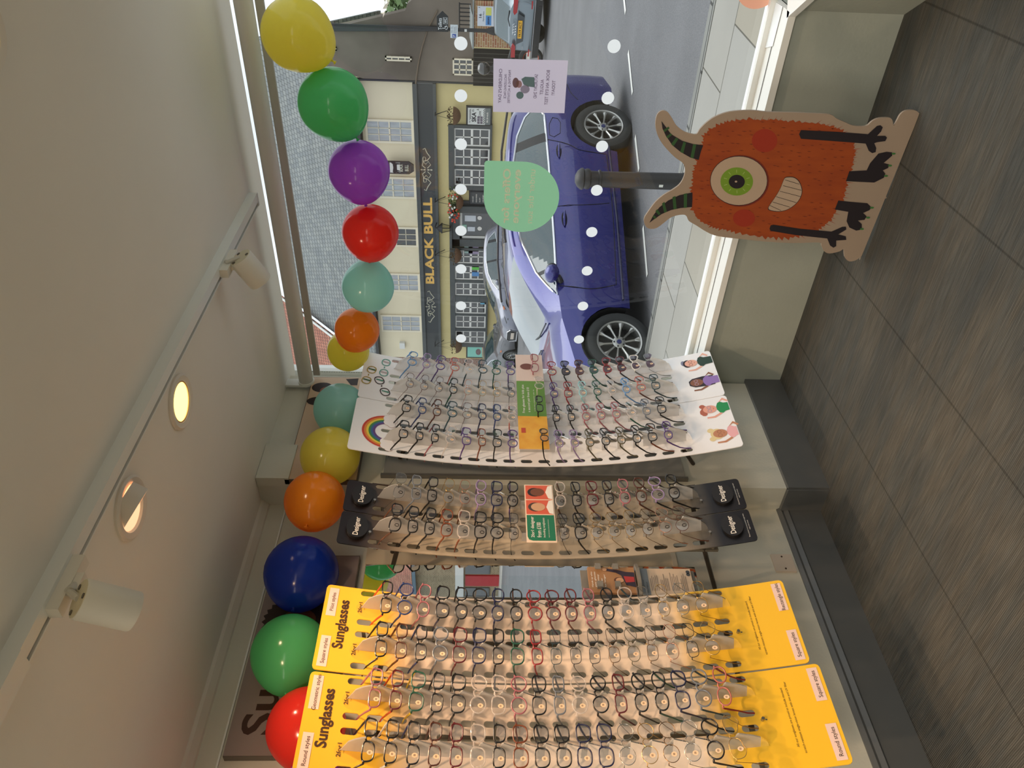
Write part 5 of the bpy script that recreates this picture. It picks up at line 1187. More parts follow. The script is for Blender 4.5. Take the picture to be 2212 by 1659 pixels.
car('parked_car', 'shiny blue estate car with chrome window trim, nose towards the kerb', (rorg.x, rorg.y, -.22), (hdv.x, hdv.y), blue, bt, [(0, .93), (.5, 1.02), (1.5, .985), (2.6, .95), (3.3, .93), (3.6, .9), (4.85, .6)], 4.85, 2.85, (1.0, 3.87), None,
    dict(outline=[(.62, 1.10), (.85, 1.02), (1.6, .985), (2.6, .955), (3.32, .94), (2.95, 1.14), (2.5, 1.30), (2.0, 1.365), (1.4, 1.375), (1.0, 1.33), (.75, 1.24)], cols=(0, 1), pillars=[(1.18, .055), (2.22, .05), (2.98, .02)]),
    doors=[[(3.22, .92), (3.28, .6), (3.22, .34)], [(2.2, .96), (2.2, .6), (2.16, .34)], [(1.22, 1.0), (1.34, .75), (1.42, .62), (1.46, .34)], [(1.46, .33), (2.3, .31), (3.22, .33)], [(.35, .74), (.5, .70), (.62, .62)]], handles=[(1.42, .87), (2.38, .84)], wscreen=(2.62, 3.44), rscreen=(.14, .5), mirror_x=(3.12, 1.0), detail=blue_detail, sidestrip=None)
# the silver-grey hatchback behind it
grey_p = M('paint_grey', (120, 122, 134), .3, .6, coat=.8); dgrey_p = M('paint_dark_grey', (98, 98, 102), .3, .5, coat=.8)
def grille(t, P, L, plate):
    gr = MB(); gr.prism([P(L + .012, -.38, .28), P(L + .012, .38, .28), P(L + .012, .46, .52), P(L + .012, .30, .62), P(L + .012, -.30, .62), P(L + .012, -.46, .52)], P(.012, 0, 0) - P(0, 0, 0)); g = gr.build('grille', darkpl, t)
    MB().tube([P(L + .03, y, z) for y, z in ((-.38, .28), (.38, .28), (.46, .52), (.30, .62), (-.30, .62), (-.46, .52))], .014, 6, True).build('grille_trim', chrome, g)
    pl_ = MB().prism([P(L + .035, -.26, .38), P(L + .035, .26, .38), P(L + .035, .26, .49), P(L + .035, -.26, .49)], P(.008, 0, 0) - P(0, 0, 0)).build('number_plate', M('plate_white', (206, 208, 206), .5), t)
def hatch_detail(L):
    def f(t, P, SP, half, tp):
        for s in (1, -1):
            MB().quad(SP(L - .75, .80, .006, s), SP(L - .35, .74, .012, s), SP(L - .14, .66, .016, s), SP(L - .25, .60, .014, s), SP(L - .6, .68, .008, s)).build('headlamp', M('headlamp', (44, 46, 52), .1, coat=1), t)
            MB().quad(SP(L - .7, .79, .008, s), SP(L - .58, .77, .010, s), SP(L - .58, .72, .010, s), SP(L - .68, .74, .008, s)).build('indicator', M('indicator_orange', (196, 110, 60), .2), t)
        grille(t, P, L - .02, True)
    return f
ht = [(0, .55), (.05, .92), (.22, 1.12), (.42, 1.34), (.7, 1.44), (1.3, 1.48), (1.9, 1.46), (2.3, 1.38), (2.75, 1.2), (3.15, 1.03), (3.5, .95), (3.95, .84), (4.15, .72), (4.25, .52)]
hp = PY(1103, 651, 1)  # sight line through its front wheel
d_ = ray(1103, 651); hs = 21.8; gp = CP + d_ * (hs / d_.y); hh = Vector((-.50, -.866, 0)).normalized(); hl = Vector((-hh.y, hh.x, 0))
fwp = Vector((gp.x, gp.y, 0)); gzz = gz(hs) + .0; ho = fwp - hl * .88 - hh * 2.6
car('parked_car', 'silver-grey hatchback parked behind the blue car, grille towards the left', (ho.x, ho.y, gzz), (hh.x, hh.y), grey_p, ht, [(0, .92), (1.2, .95), (2.4, .93), (3.0, .90), (3.4, .86), (4.25, .55)], 4.25, 2.6, (.78, 3.38), None,
    dict(outline=[(.62, 1.08), (1.2, .99), (2.2, .955), (2.95, .935), (2.6, 1.15), (2.2, 1.30), (1.7, 1.375), (1.2, 1.38), (.85, 1.30)], cols=(0, 1), pillars=[(1.0, .05), (1.78, .05)]),
    doors=[[(2.88, .92), (2.92, .6), (2.86, .34)], [(1.78, .95), (1.78, .6), (1.74, .34)], [(1.05, .98), (1.15, .7), (1.2, .4)]], handles=[(1.18, .84), (2.0, .82)], wscreen=(2.32, 3.12), mirror_x=(2.72, .98), detail=hatch_detail(4.25), roof_w=.64, rimr=.21, R=.32)
wp = ray(1105, 768); Ys = 24.6; q_ = CP + wp * (Ys / wp.y); sh = Vector((.93, -.36, 0)).normalized(); sl = Vector((-sh.y, sh.x, 0)); zz_ = q_.z - .32
so = Vector((q_.x, q_.y, 0)) + sl * .88 - sh * 2.6
car('parked_car', 'dark grey car beyond, only its front wheel and wing showing past the white board', (so.x, so.y, zz_), (sh.x, sh.y), dgrey_p, ht, [(0, .92), (1.2, .95), (2.4, .93), (3.0, .90), (3.4, .86), (4.25, .55)], 4.25, 2.6, (.78, 3.38), None,
    dict(outline=[(.62, 1.08), (1.2, .99), (2.2, .955), (2.95, .935), (2.6, 1.15), (2.2, 1.30), (1.7, 1.375), (1.2, 1.38), (.85, 1.30)], cols=(0, 1), pillars=[(1.0, .05), (1.78, .05)]), handles=[(1.18, .84)], wscreen=(2.32, 3.12), mirror_x=(2.72, .98), detail=hatch_detail(4.25), R=.32, rimr=.22)
# the grey crossover seen from behind, upper right
ap = onroad(1184, 62); aw = ray(1123, 60); vd = Vector((aw.x, aw.y, 0)).normalized(); ah = Matrix.Rotation(radians(-40), 3, 'Z') @ vd; al = Vector((-ah.y, ah.x, 0))
gp_p = M('paint_gunmetal', (112, 124, 132), .3, .6, coat=.8)
def rear_detail(t, P, SP, half, tp):
    P0 = P; P = lambda x, y, z: P0(x, y, z * .9)
    b = lambda nm, pts, mat, d=.01, par=None: MB().prism([P(-.03, y, z) for y, z in pts], P(-d, 0, 0) - P(0, 0, 0)).build(nm, mat, par or t)
    for s in (1, -1):
        b('tail_lamp', [(s * .86, .88), (s * .86, 1.0), (s * .5, 1.0), (s * .42, .96), (s * .5, .89)], redl, .02)
        b('rear_reflector', [(s * .82, .48), (s * .82, .52), (s * .6, .51), (s * .6, .48)], redl)
        b('exhaust', [(s * .7, .24), (s * .7, .31), (s * .5, .31), (s * .5, .24)], darkpl, .02)
    b('bumper_lower', [(-.84, .22), (.84, .22), (.86, .40), (.6, .44), (-.6, .44), (-.86, .40)], darkpl, .015)
    b('bumper_trim', [(-.84, .40), (.84, .40), (.84, .42), (-.84, .42)], chrome, .025)
    b('plate_recess', [(-.36, .68), (.36, .68), (.46, .87), (-.46, .87)], M('recess_grey', (66, 72, 78), .4), .004)
    pl_ = b('number_plate', [(-.26, .73), (.26, .73), (.26, .84), (-.26, .84)], M('plate_yellow', (236, 178, 44), .5), .02)
    MB().textfit('YK19 XCT', lambda a, c: P(-.052, .23 - a, .75 + c), .46, .07, .02).build('plate_lettering', black, pl_)
    mb = MB()
    for i in range(4): mb.tube([P(-.045, -.12 + .08 * i + .048 * cos(2 * pi * k / 20), .945 + .046 * sin(2 * pi * k / 20)) for k in range(20)], .006, 5, True)
    mb.build('ring_badge', chrome, t)
    MB().textfit('Q2', lambda a, c: P(-.045, .62 - a, .66 + c), .12, .045, .01).build('badge_lettering', chrome, t)
    MB().tube([P(.06, .0, 1.07), P(.13, -.16, 1.12), P(.10, -.42, 1.10)], .012, 6).build('rear_wiper', darkpl, t)
at = [(0, .60), (.0, .9), (.03, 1.03), (.14, 1.12), (.42, 1.43), (.5, 1.49), (1.0, 1.52), (1.7, 1.51), (2.2, 1.42), (2.7, 1.2), (3.1, 1.05), (3.6, .98), (4.0, .86), (4.2, .6)]
rc = Vector((ap.x, ap.y, 0)); ao = rc + ah * .75
car('parked_car', 'gunmetal car seen from behind with a yellow number plate, by the brick wall', (ao.x, ao.y, ap.z), (ah.x, ah.y), gp_p, [(a, b * .9) for a, b in at], [(0, .88), (1.2, .9), (2.4, .88), (3.0, .83), (4.2, .54)], 4.2, 2.6, (.78, 3.38), None,
    dict(outline=[(.55, 1.01), (1.2, .93), (2.2, .9), (2.85, .88), (2.5, 1.08), (2.1, 1.22), (1.5, 1.28), (.9, 1.28), (.65, 1.17)], cols=(0, 1), pillars=[(1.0, .07), (1.78, .05)]), rscreen=(.13, .43), wscreen=(2.2, 3.05), detail=rear_detail, wmax=.90, R=.34, roof_w=.68, mirror_x=(2.7, .94))

# motorcycle and rider half hidden by the paper notice
mw = onroad(1172, 127); my = mw.y
mt = thing('motorcycle', 'black motorcycle parked by the dark gates with an orange-rimmed rear wheel', 'motorcycle', (mw.x, my, mw.z))
mq = Vector((-.92, .38, 0)).normalized(); mz = mw.z
def MPt(a, b, z): return Vector((mw.x, my, mz)) + mq * a + Vector((-mq.y, mq.x, 0)) * b + Vector((0, 0, z))
MB().tube([MPt(.30 * cos(2 * pi * k / 28), 0, .32 + .27 * sin(2 * pi * k / 28)) for k in range(28)], .06, 8, True).build('tyre', tyre_m, mt, smooth=True)
MB().tube([MPt(.23 * cos(2 * pi * k / 28), 0, .32 + .215 * sin(2 * pi * k / 28)) for k in range(28)], .016, 6, True).build('rim', M('rim_orange', (226, 92, 40), .4), mt, smooth=True)
MB().tube([MPt(1.42 + .30 * cos(2 * pi * k / 28), 0, .32 + .27 * sin(2 * pi * k / 28)) for k in range(28)], .055, 8, True).build('tyre', tyre_m, mt, smooth=True)
MB().tube([MPt(-.28, 0, .84), MPt(0, 0, .84), MPt(.35, 0, .80), MPt(.75, 0, .92), MPt(1.0, 0, .86)], [.04, .10, .13, .17, .1], 12, sy=1).tube([MPt(0, .08, .32), MPt(.55, .08, .42), MPt(.95, 0, .55)], .035, 8).ell(MPt(.65, 0, .5), (.24, .2, .22)).build('body', M('bike_black', (24, 24, 28), .3), mt, smooth=True)
MB().tube([MPt(1.42, .0, .32), MPt(1.15, 0, .95), MPt(1.05, 0, 1.05)], .03, 8).tube([MPt(1.0, -.35, 1.06), MPt(1.06, 0, 1.05), MPt(1.0, .35, 1.06)], .015, 6).build('fork_and_bars', darkpl, mt, smooth=True)
MB().box(MPt(-.33, 0, .86), (.05, .16, .06)).build('tail_lamp', redl, mt); MB().box(MPt(-.36, 0, .70), (.012, .2, .15)).build('number_plate', M('plate_white', (206, 208, 206), .5), mt)
rd = thing('person', 'person in black riding gear and a glossy black helmet on the motorcycle', 'person', MPt(.35, 0, .84))
hc = PY(1045, 148, my + .1); hc = Vector((hc.x, hc.y, hc.z))
bs = MPt(.3, 0, .90); sh_ = hc + Vector((0, 0, -.33))
MB().tube([bs, bs.lerp(sh_, .35), bs.lerp(sh_, .75), sh_ + Vector((0, 0, .02)), sh_ + Vector((0, 0, .10)), hc + Vector((0, 0, -.1))], [.17, .19, .23, .20, .08, .06], 16) \
    .tube([sh_ + Vector((-.18, 0, .0)), sh_ + mq * .18 + Vector((-.27, .0, -.22)), MPt(.95, -.3, 1.06)], [.085, .06, .045], 10).tube([sh_ + Vector((.18, 0, .0)), sh_ + mq * .18 + Vector((.24, .0, -.22)), MPt(.95, .3, 1.06)], [.085, .06, .045], 10) \
    .tube([bs + Vector((0, .1, 0)), MPt(.72, .2, .80), MPt(.58, .22, .36), MPt(.70, .22, .30)], [.11, .085, .06, .05], 10).tube([bs + Vector((0, -.1, 0)), MPt(.72, -.2, .80), MPt(.58, -.22, .36), MPt(.70, -.22, .30)], [.11, .085, .06, .05], 10).build('body', M('riding_gear', (36, 36, 40), .7), rd, smooth=True)
he = MB().ell(hc, (.17, .19, .175), 24, 14).build('helmet', M('helmet_black', (20, 20, 24), .06, coat=1), rd, smooth=True)
vh = MB(); 
for i in range(8):
    for j in range(4):
        f_ = lambda a, b: hc + Vector((.176 * cos(a) * cos(b), .196 * sin(a) * cos(b), .181 * sin(b)))
        a0, a1, b0_, b1_ = [-2.3 + i * .25, -2.3 + (i + 1) * .25, -.35 + j * .2, -.35 + (j + 1) * .2]; vh.quad(f_(a0, b0_), f_(a1, b0_), f_(a1, b1_), f_(a0, b1_))
vh.build('visor', M('visor_smoke', (30, 32, 36), .04, coat=1), he, smooth=True)

# ------------------------------------------------------------------ the public house
cream = M('render_cream', (226, 214, 184), .85, noise=.04, nscale=.8, bump=.1, bscale=20); ochre = M('render_ochre', (212, 196, 142), .9, noise=.05, nscale=1.2, bump=.35, bscale=30)
pubdark = M('pub_dark_paint', (70, 74, 74), .5, noise=.05); pubblk = M('fascia_black', (48, 52, 54), .4); sashw = M('sash_white', (222, 220, 214), .5); sashc = M('sash_cream', (226, 216, 192), .6)
darkglass = M('dark_window_glass', (26, 28, 30), .05, spec=.8, coat=.6); curt = M('net_curtain', (168, 172, 176), .35, noise=.2, nscale=3, stretch=(3, 1, .6), coat=.3)
def Q(px, py, d=0.0): return PY(px, py, YPUB - d)
def qz(px, py, d=0.0): return Q(px, py, d).z
def qx(py, px=1000, d=0.0): return Q(px, py, d).x
xL = qx(774); xR = qx(181); zF1 = Q(900, 181).z; zF0 = Q(936, 186).z; zE = qz(785, 400)
pub = thing('public_house', 'cream and ochre inn across the street with a dark fascia reading BLACK BULL', 'building', ((xL + xR) / 2, YPUB, 0))
MB().box(((xL + xR) / 2, YPUB + 3, (zF1 + zE) / 2), (xR - xL, 6, zE - zF1)).build('upper_wall', cream, pub)
MB().box(((xL + xR) / 2, YPUB + 3, (zF1 + .03) / 2), (xR - xL, 6.0, zF1 - .03)).build('lower_wall', ochre, pub)
MB().box(((xL + xR) / 2, YPUB - .02, .22), (xR - xL, .06, .5)).build('plinth', pubdark, pub)
def slab_box(x0, x1, z0, z1, d, th): return MB().box(((x0 + x1) / 2, YPUB - d / 2 - .0, (z0 + z1) / 2), (x1 - x0, d, z1 - z0))
fa = slab_box(xL, xR, zF0, zF1, .14, 0).build('fascia', pubblk, pub)
slab_box(xL - .02, xR + .02, zF1 - .02, zF1 + .14, .26, 0).build('fascia_cornice', pubdark, pub); slab_box(xL - .02, xR + .02, zF0 - .1, zF0 + .01, .2, 0).build('fascia_moulding', pubdark, pub)
gold_l = M('gold_lettering', (226, 178, 88), .5); sil = M('silver_scroll', (196, 192, 172), .5)
bl0 = Q(941, 613, .145); bl1 = Q(934, 427, .145); t0 = Q(919, 600, .145).z; b0 = Q(938, 600, .145).z
MB().textfit('BLACK BULL', lambda a, b: Vector((bl0.x + a, YPUB - .146, b0 + .0 + b)), bl1.x - bl0.x, t0 - b0, .035).build('sign_lettering', gold_l, fa)
for y0_, y1_ in ((320, 412), (628, 696)):
    xa, xb = qx(y1_, 925, .15), qx(y0_, 920, .15); xm = (xa + xb) / 2; zm = (t0 + b0) / 2; w = xb - xa; h = (t0 - b0)
    mb = MB()
    for s in (-1, 1):
        mb.tube([(xm + s * w * u, YPUB - .15, zm + h * v) for u, v in ((.04, .1), (.1, .42), (.2, .30), (.22, -.1), (.30, -.42), (.40, -.1), (.5, .1), (.47, .3))], .02, 5)
        mb.tube([(xm + s * w * u, YPUB - .15, zm + h * v) for u, v in ((.04, -.1), (.12, -.45), (.20, -.2), (.13, .05), (.2, .35), (.30, .3))], .016, 5)
        mb.tube([(xm + s * w * (.25 + .05 * cos(a * .5)), YPUB - .15, zm + h * (.2 + .16 * sin(a * .5))) for a in range(13)], .012, 5)
    for v in (-.5, -.2, .2, .5): mb.ell((xm, YPUB - .15, zm + h * v), (.03, .01, .05), 8, 6)
    mb.build('fascia_scroll', sil, fa)
def sash(par, x0, x1, z0, z1, nx, nz, fr_m, gl_m, fw_=.05, d=.05, bar=.022, name='window'):
    f = MB(); y = YPUB - d
    for a, b, c, e in ((x0 - fw_, x1 + fw_, z1, z1 + fw_), (x0 - fw_, x1 + fw_, z0 - fw_, z0), (x0 - fw_, x0, z0, z1), (x1, x1 + fw_, z0, z1)): f.box(((a + b) / 2, y, (c + e) / 2), (b - a, .06, e - c))
    for i in range(1, nx): x = x0 + (x1 - x0) * i / nx; f.box((x, y - .01, (z0 + z1) / 2), (bar, .03, z1 - z0))
    for i in range(1, nz): z = z0 + (z1 - z0) * i / nz; f.box(((x0 + x1) / 2, y - .01, z), (x1 - x0, .03, bar * (2.2 if i * 2 == nz else 1)))
    o = f.build(name, fr_m, par); MB().quad((x0, y + .0, z0), (x1, y + .0, z0), (x1, y + .0, z1), (x0, y + .0, z1)).build('pane', gl_m, o)
    return o
zu1 = qz(794, 280, .05); zu0 = qz(889, 290, .05); wth = qx(262) - qx(304)
for k, (ya, yb) in enumerate(((262, 304), (384, 424), (490, 530), (592, 625), (682, 712))):
    xc = (qx(ya, 850) + qx(yb, 850)) / 2; w = sash(pub, xc - wth / 2, xc + wth / 2, zu0, zu1, 3, 4, sashc, curt if k not in (2,) else darkglass, .08, .04)
    MB().box((xc, YPUB - .08, zu0 - .13), (wth + .3, .16, .08)).build('window_sill', sashc, w)
def wgroup(ya, yb, splits, zt, zb_, par=pub):
    xa, xb = qx(yb, 1010), qx(ya, 1010); g = MB(); th = .13
    cols = [(qx(b, 1010), qx(a, 1010)) for a, b in splits]
    edges = [xa] + [v for c in sorted(cols) for v in c] + [xb]
    for i in range(0, len(edges), 2): g.box(((edges[i] + edges[i + 1]) / 2, YPUB - .06, (zt + zb_) / 2), (edges[i + 1] - edges[i], .14, zt - zb_))
    z1 = zt - .22; z0 = zb_ + .08
    g.box(((xa + xb) / 2, YPUB - .07, (z1 + zt) / 2), (xb - xa, .16, zt - z1)); g.box(((xa + xb) / 2, YPUB - .08, zb_ + .04), (xb - xa + .1, .2, .08))
    o = g.build('window_surround', pubdark, par)
    for a, b in sorted(cols): sash(par, a + .06, b - .06, z0 + .06, z1 - .05, 2, 4, sashw, darkglass, .06, .05, .04)
zt_ = qz(969, 330, .05); zb__ = qz(1062, 330, .05)
wgroup(268, 408, ((275, 314), (318, 357), (363, 399)), zt_, zb__)
wgroup(533, 746, ((538, 567), (572, 602), (608, 636), (649, 675), (679, 706), (712, 739)), zt_, zb__)
# small notices inside the left windows
for i, (px, py, w, h, c) in enumerate(((1012, 538, .4, .35, (150, 176, 170)), (1023, 540, .38, .42, (146, 134, 160)), (1027, 578, .22, .3, (96, 186, 76)), (1027, 592, .2, .3, (84, 136, 190)), (1045, 652, .25, .3, (110, 176, 206)))):
    q = Q(px, py, .07); tag(MB().box((q.x, YPUB - .075, q.z), (w, .01, h)).build('window_notice', M('notice_%d' % i, c, .6), pub), '%s notice' % ['pale green', 'lilac', 'bright green', 'blue', 'sky blue'][i])
# doorway
xa, xb = qx(527, 1000), qx(441, 1000); g = MB(); zd = zt_ - .02
for a, b in ((xa, qx(512, 1000)), (qx(455, 1000), xb)): g.box(((a + b) / 2, YPUB - .1, zd / 2), (b - a, .22, zd))
g.box(((xa + xb) / 2, YPUB - .1, zd - .2), (xb - xa, .22, .4)); g.box(((xa + xb) / 2, YPUB - .16, zd - .04), (xb - xa + .1, .3, .1)); o = g.build('door_surround', pubdark, pub)
da, db = qx(512, 1000), qx(455, 1000); fd = MB(); zd2 = zd - .4
fd.box((da + .05, YPUB - .05, zd2 / 2), (.1, .08, zd2)); fd.box((db - .03, YPUB - .05, zd2 / 2), (.06, .08, zd2)); fd.box(((da + db) / 2, YPUB - .05, zd2 - .05), (db - da, .08, .1)); fd.build('door_frame', sashw, o)
dd = MB().box(((da + db) / 2, YPUB - .03, zd2 / 2), (db - da - .1, .04, zd2)).build('door', darkglass, pub)
for (px, py, w, h, c) in ((1016, 472, .26, .45, 'w'), (1018, 495, .2, .30, 'w'), (1000, 490, .2, .3, 'g')):
    q = Q(px, py, .07); MB().box((q.x, YPUB - .06, q.z), (w, .01, h)).build('door_notice', M('door_notice_' + c, (196, 200, 206) if c == 'w' else (140, 176, 160), .6), dd)
for py in (471, 494): q = Q(1036, py, .07); MB().cyl((q.x, YPUB - .05, q.z), (q.x, YPUB - .07, q.z), .09, n=20).build('door_roundel', M('roundel', (214, 210, 204), .6), dd)
# roof
slate = M_grid('grey_slates', (128, 134, 136), (152, 156, 152), (66, 70, 72), 3.4, bw=.7, rh=.55, mort=.035, rough=.7, plane='xy', noise=.22, bump=.6)
RDP = next(d / 20 for d in range(20, 200) if PY(566, 101, YPUB - .35 + d / 20).z < zE + d / 20 * .93); tp_ = .93; rd_ = RDP; e = MB(); p = [(xL - .2, YPUB - .35, zE - .05), (xR + .15, YPUB - .35, zE - .05), (xR + .15, YPUB - .35 + rd_, zE + rd_ * tp_), (xL - .2, YPUB - .35 + rd_, zE + rd_ * tp_)]
e.prism([Vector(q) for q in p], (0, 0, .12)); e.build('roof', slate, pub)
MB().prism([(xL, YPUB, zE - .1), (xL, YPUB + 2 * rd_, zE - .1), (xL, YPUB + rd_ - .35, zE + rd_ * tp_ - .2)], (.2, 0, 0)).prism([(xR - .2, YPUB, zE - .1), (xR - .2, YPUB + 2 * rd_, zE - .1), (xR - .2, YPUB + rd_ - .35, zE + rd_ * tp_ - .2)], (.2, 0, 0)).build('gable', cream, pub)
MB().prism([(xL - .2, YPUB - .35 + rd_, zE + rd_ * tp_), (xR + .15, YPUB - .35 + rd_, zE + rd_ * tp_), (xR + .15, YPUB - .35 + 2 * rd_, zE), (xL - .2, YPUB - .35 + 2 * rd_, zE)], (0, 0, .12)).build('roof_rear', slate, pub)
MB().box(((xL + xR) / 2, YPUB - .42, zE - .06), (xR - xL + .4, .14, .12)).build('gutter', M('gutter_black', (40, 42, 46), .5), pub)
MB().box(((xL + xR) / 2, YPUB - .15, zE - .13), (xR - xL + .2, .3, .03)).build('soffit', M('soffit_dark', (62, 58, 52), .7), pub)
a = Q(785, 171, .12); MB().tube([(a.x, YPUB - .12, zE - .1), (a.x, YPUB - .12, .1)], .055, 10).build('drainpipe', M('pipe_black', (44, 46, 48), .4), pub, smooth=True)
for z in (1.2, 3.0, 5.0): pass
# pub wall boxes
q = Q(869, 746, .1); bb = MB().box((q.x, YPUB - .08, q.z), (.32, .16, .24)).build('alarm_box', M('alarm_white', (214, 214, 208), .5), pub)
# hanging sign on the upper wall
def poly_y(y, pts): mb = MB(); mb.add([(a, y, b) for a, b in pts], [tuple(range(len(pts)))]); return mb
qs1 = Q(838, 362, .3); qs0 = Q(894, 362, .3); hw_ = abs(qx(349, 870, .3) - qx(376, 870, .3)) / 2
hs_ = thing('hanging_sign', 'hanging pub sign with a black bull and the words BLACK BULL', 'sign', (qs0.x, YPUB - .3, qs0.z))
zc = qs0.z; P_ = [(qs0.x - hw_, zc + .18), (qs0.x - hw_ * .5, zc), (qs0.x + hw_ * .5, zc), (qs0.x + hw_, zc + .18), (qs0.x + hw_, qs1.z), (qs0.x - hw_, qs1.z)]
MB().prism([(a, YPUB - .3, b) for a, b in P_], (0, -.06, 0)).build('sign_board', M('sign_dark', (46, 44, 42), .5), hs_)
poly_y(YPUB - .362, [(qs0.x - hw_ * .8, zc + (qs1.z - zc) * .52), (qs0.x + hw_ * .8, zc + (qs1.z - zc) * .52), (qs0.x + hw_ * .8, qs1.z - .08), (qs0.x - hw_ * .8, qs1.z - .08)]).build('sign_picture', M('sign_pale', (206, 204, 200), .5), hs_)
bx_, bz_ = qs0.x, zc + (qs1.z - zc) * .66
poly_y(YPUB - .364, [(bx_ + a * .28, bz_ + b * .28) for a, b in ((-.8, -.5), (-.7, .1), (-.9, .3), (-.6, .55), (0, .45), (.5, .5), (.8, .8), (1.0, .6), (.95, .2), (.7, .1), (.65, -.5), (.5, -.5), (.45, -.05), (-.3, -.05), (-.45, -.5), (-.55, -.5), (-.5, 0), (-.65, -.5))]).build('bull_figure', black, hs_)
MB().textfit('BLACK', lambda a, b: Vector((qs0.x - hw_ * .6 + a, YPUB - .364, zc + .42 + b)), hw_ * 1.2, .14, .02).textfit('BULL', lambda a, b: Vector((qs0.x - hw_ * .5 + a, YPUB - .364, zc + .2 + b)), hw_ * 1.0, .14, .02).build('sign_lettering', sil, hs_)
MB().tube([(qs0.x, YPUB, qs1.z + .05), (qs0.x, YPUB - .5, qs1.z + .05)], .03, 8).build('bracket', M('iron_black', (30, 30, 32), .5), hs_)
# posters
def poster(px0, px1, py0, py1, label, base, extra=None, name='framed_poster', fr=.06):
    x0, x1 = qx(py1, px0, .1), qx(py0, px0, .1); z1, z0 = qz(px0, (py0 + py1) / 2, .1), qz(px1, (py0 + py1) / 2, .1)
    t = thing(name, label, 'poster', ((x0 + x1) / 2, YPUB - .1, z0)); MB().box(((x0 + x1) / 2, YPUB - .05, (z0 + z1) / 2), (x1 - x0, .1, z1 - z0)).build('frame', M('poster_frame_black', (36, 34, 36), .5), t)
    poly_y(YPUB - .103, [(x0 + fr, z0 + fr), (x1 - fr, z0 + fr), (x1 - fr, z1 - fr), (x0 + fr, z1 - fr)]).build('print', base, t)
    if extra: extra(t, x0 + fr, x1 - fr, z0 + fr, z1 - fr)
    return t
def ska(t, x0, x1, z0, z1):
    w = x1 - x0; h = z1 - z0; g = lambda u, v: (lambda a, b: Vector((x0 + w * u + a, YPUB - .106, z0 + h * v + b)))
    mb = MB()
    for i in range(14):
        for j in range(2):
            if (i + j) % 2: mb.quad(*[Vector((x0 + w * (.3 + .045 * (i + a)), YPUB - .106, z0 + h * (.86 + .035 * (j + b)))) for a, b in ((0, 0), (1, 0), (1, 1), (0, 1))])
            if (i + j) % 2: mb.quad(*[Vector((x0 + w * (.05 + .065 * (i + a)), YPUB - .106, z0 + h * (.25 + .03 * (j + b)))) for a, b in ((0, 0), (1, 0), (1, 1), (0, 1))])
    mb.build('check_band', black, t)
    mb = MB(); mb.textfit('THE', g(.1, .88), w * .14, h * .06, .01); mb.textfit('SKA', g(.17, .63), w * .58, h * .2, .04); mb.textfit('45\'s', g(.78, .72), w * .14, h * .1, .01); mb.textfit('Live', g(.52, .42), w * .3, h * .12, .01); mb.textfit('A', g(.86, .5), w * .1, h * .12, .02); mb.build('poster_lettering', M('poster_ink', (44, 42, 50), .6), t)
    mb = MB()
    for i in range(3):
        for j in range(2): mb.quad(*[Vector((x0 + w * (.06 + .155 * i + .14 * a), YPUB - .106, z0 + h * (.34 + .13 * j + .11 * b))) for a, b in ((0, 0), (1, 0), (1, 1), (0, 1))])
    mb.build('photo_grid', M('poster_photo', (110, 100, 112), .6, noise=.5, nscale=9), t)
    mb = MB(); mb.quad(*[Vector((x0 + w * a, YPUB - .105, z0 + h * b)) for a, b in ((0, 0), (1, 0), (1, .24), (0, .24))]); o = mb.build('footer_band', M('poster_grey', (112, 118, 118), .6), t)
    mb = MB(); mb.textfit('FRI 29 AUG', g(.15, .1), w * .6, h * .07, .02); mb.build('footer_lettering', wprint, o)
poster(1007, 1063, 229, 272, 'framed black and white poster reading SKA on the inn wall', M('poster_white', (216, 218, 214), .6), ska)
def chalk(t, x0, x1, z0, z1):
    w = x1 - x0; h = z1 - z0; mb = MB()
    for i, (s, k) in enumerate((('PUB QUIZ', .5), ('FOOD SERVED', .7), ('ALL DAY', .4), ('LIVE SPORT', .65))): mb.textfit(s, (lambda i: (lambda a, b: Vector((x0 + w * .15 + a, YPUB - .106, z1 - h * (.14 + .15 * i) + b))))(i), w * k, h * .05, .01)
    mb.build('chalk_lettering', wprint, t)
    mb = MB(); mb.quad(*[Vector((x0 + w * a, YPUB - .106, z0 + h * b)) for a, b in ((.15, .2), (.7, .2), (.7, .27), (.15, .27))]); mb.build('red_line', M('chalk_red', (196, 96, 90), .6), t)
poster(1013, 1068, 412, 443, 'dark chalkboard poster beside the inn door', M('chalk_grey', (72, 76, 78), .7), chalk)
def food(t, x0, x1, z0, z1):
    w = x1 - x0; h = z1 - z0
    poly_y(YPUB - .105, [(x0, z0), (x1, z0), (x1, z0 + h * .22), (x0, z0 + h * .22)]).build('orange_band', M('poster_orange', (214, 140, 110), .6), t)
    poly_y(YPUB - .106, circ((x0 + w * .5, z0 + h * .42), w * .3, 20, h * .14)).build('dish_picture', M('poster_dish', (120, 100, 100), .6, noise=.5, nscale=8), t)
poster(1007, 1053, 746, 773, 'green and orange food poster at the left end of the inn', M('poster_mint', (130, 196, 180), .6), food)
q = Q(1001, 440, .1); tag(MB().box((q.x, YPUB - .04, q.z), (.22, .05, .62)).build('menu_case', M('menu_dark', (56, 56, 56), .5)), 'narrow black and white menu case between basket and chalkboard', 'sign')
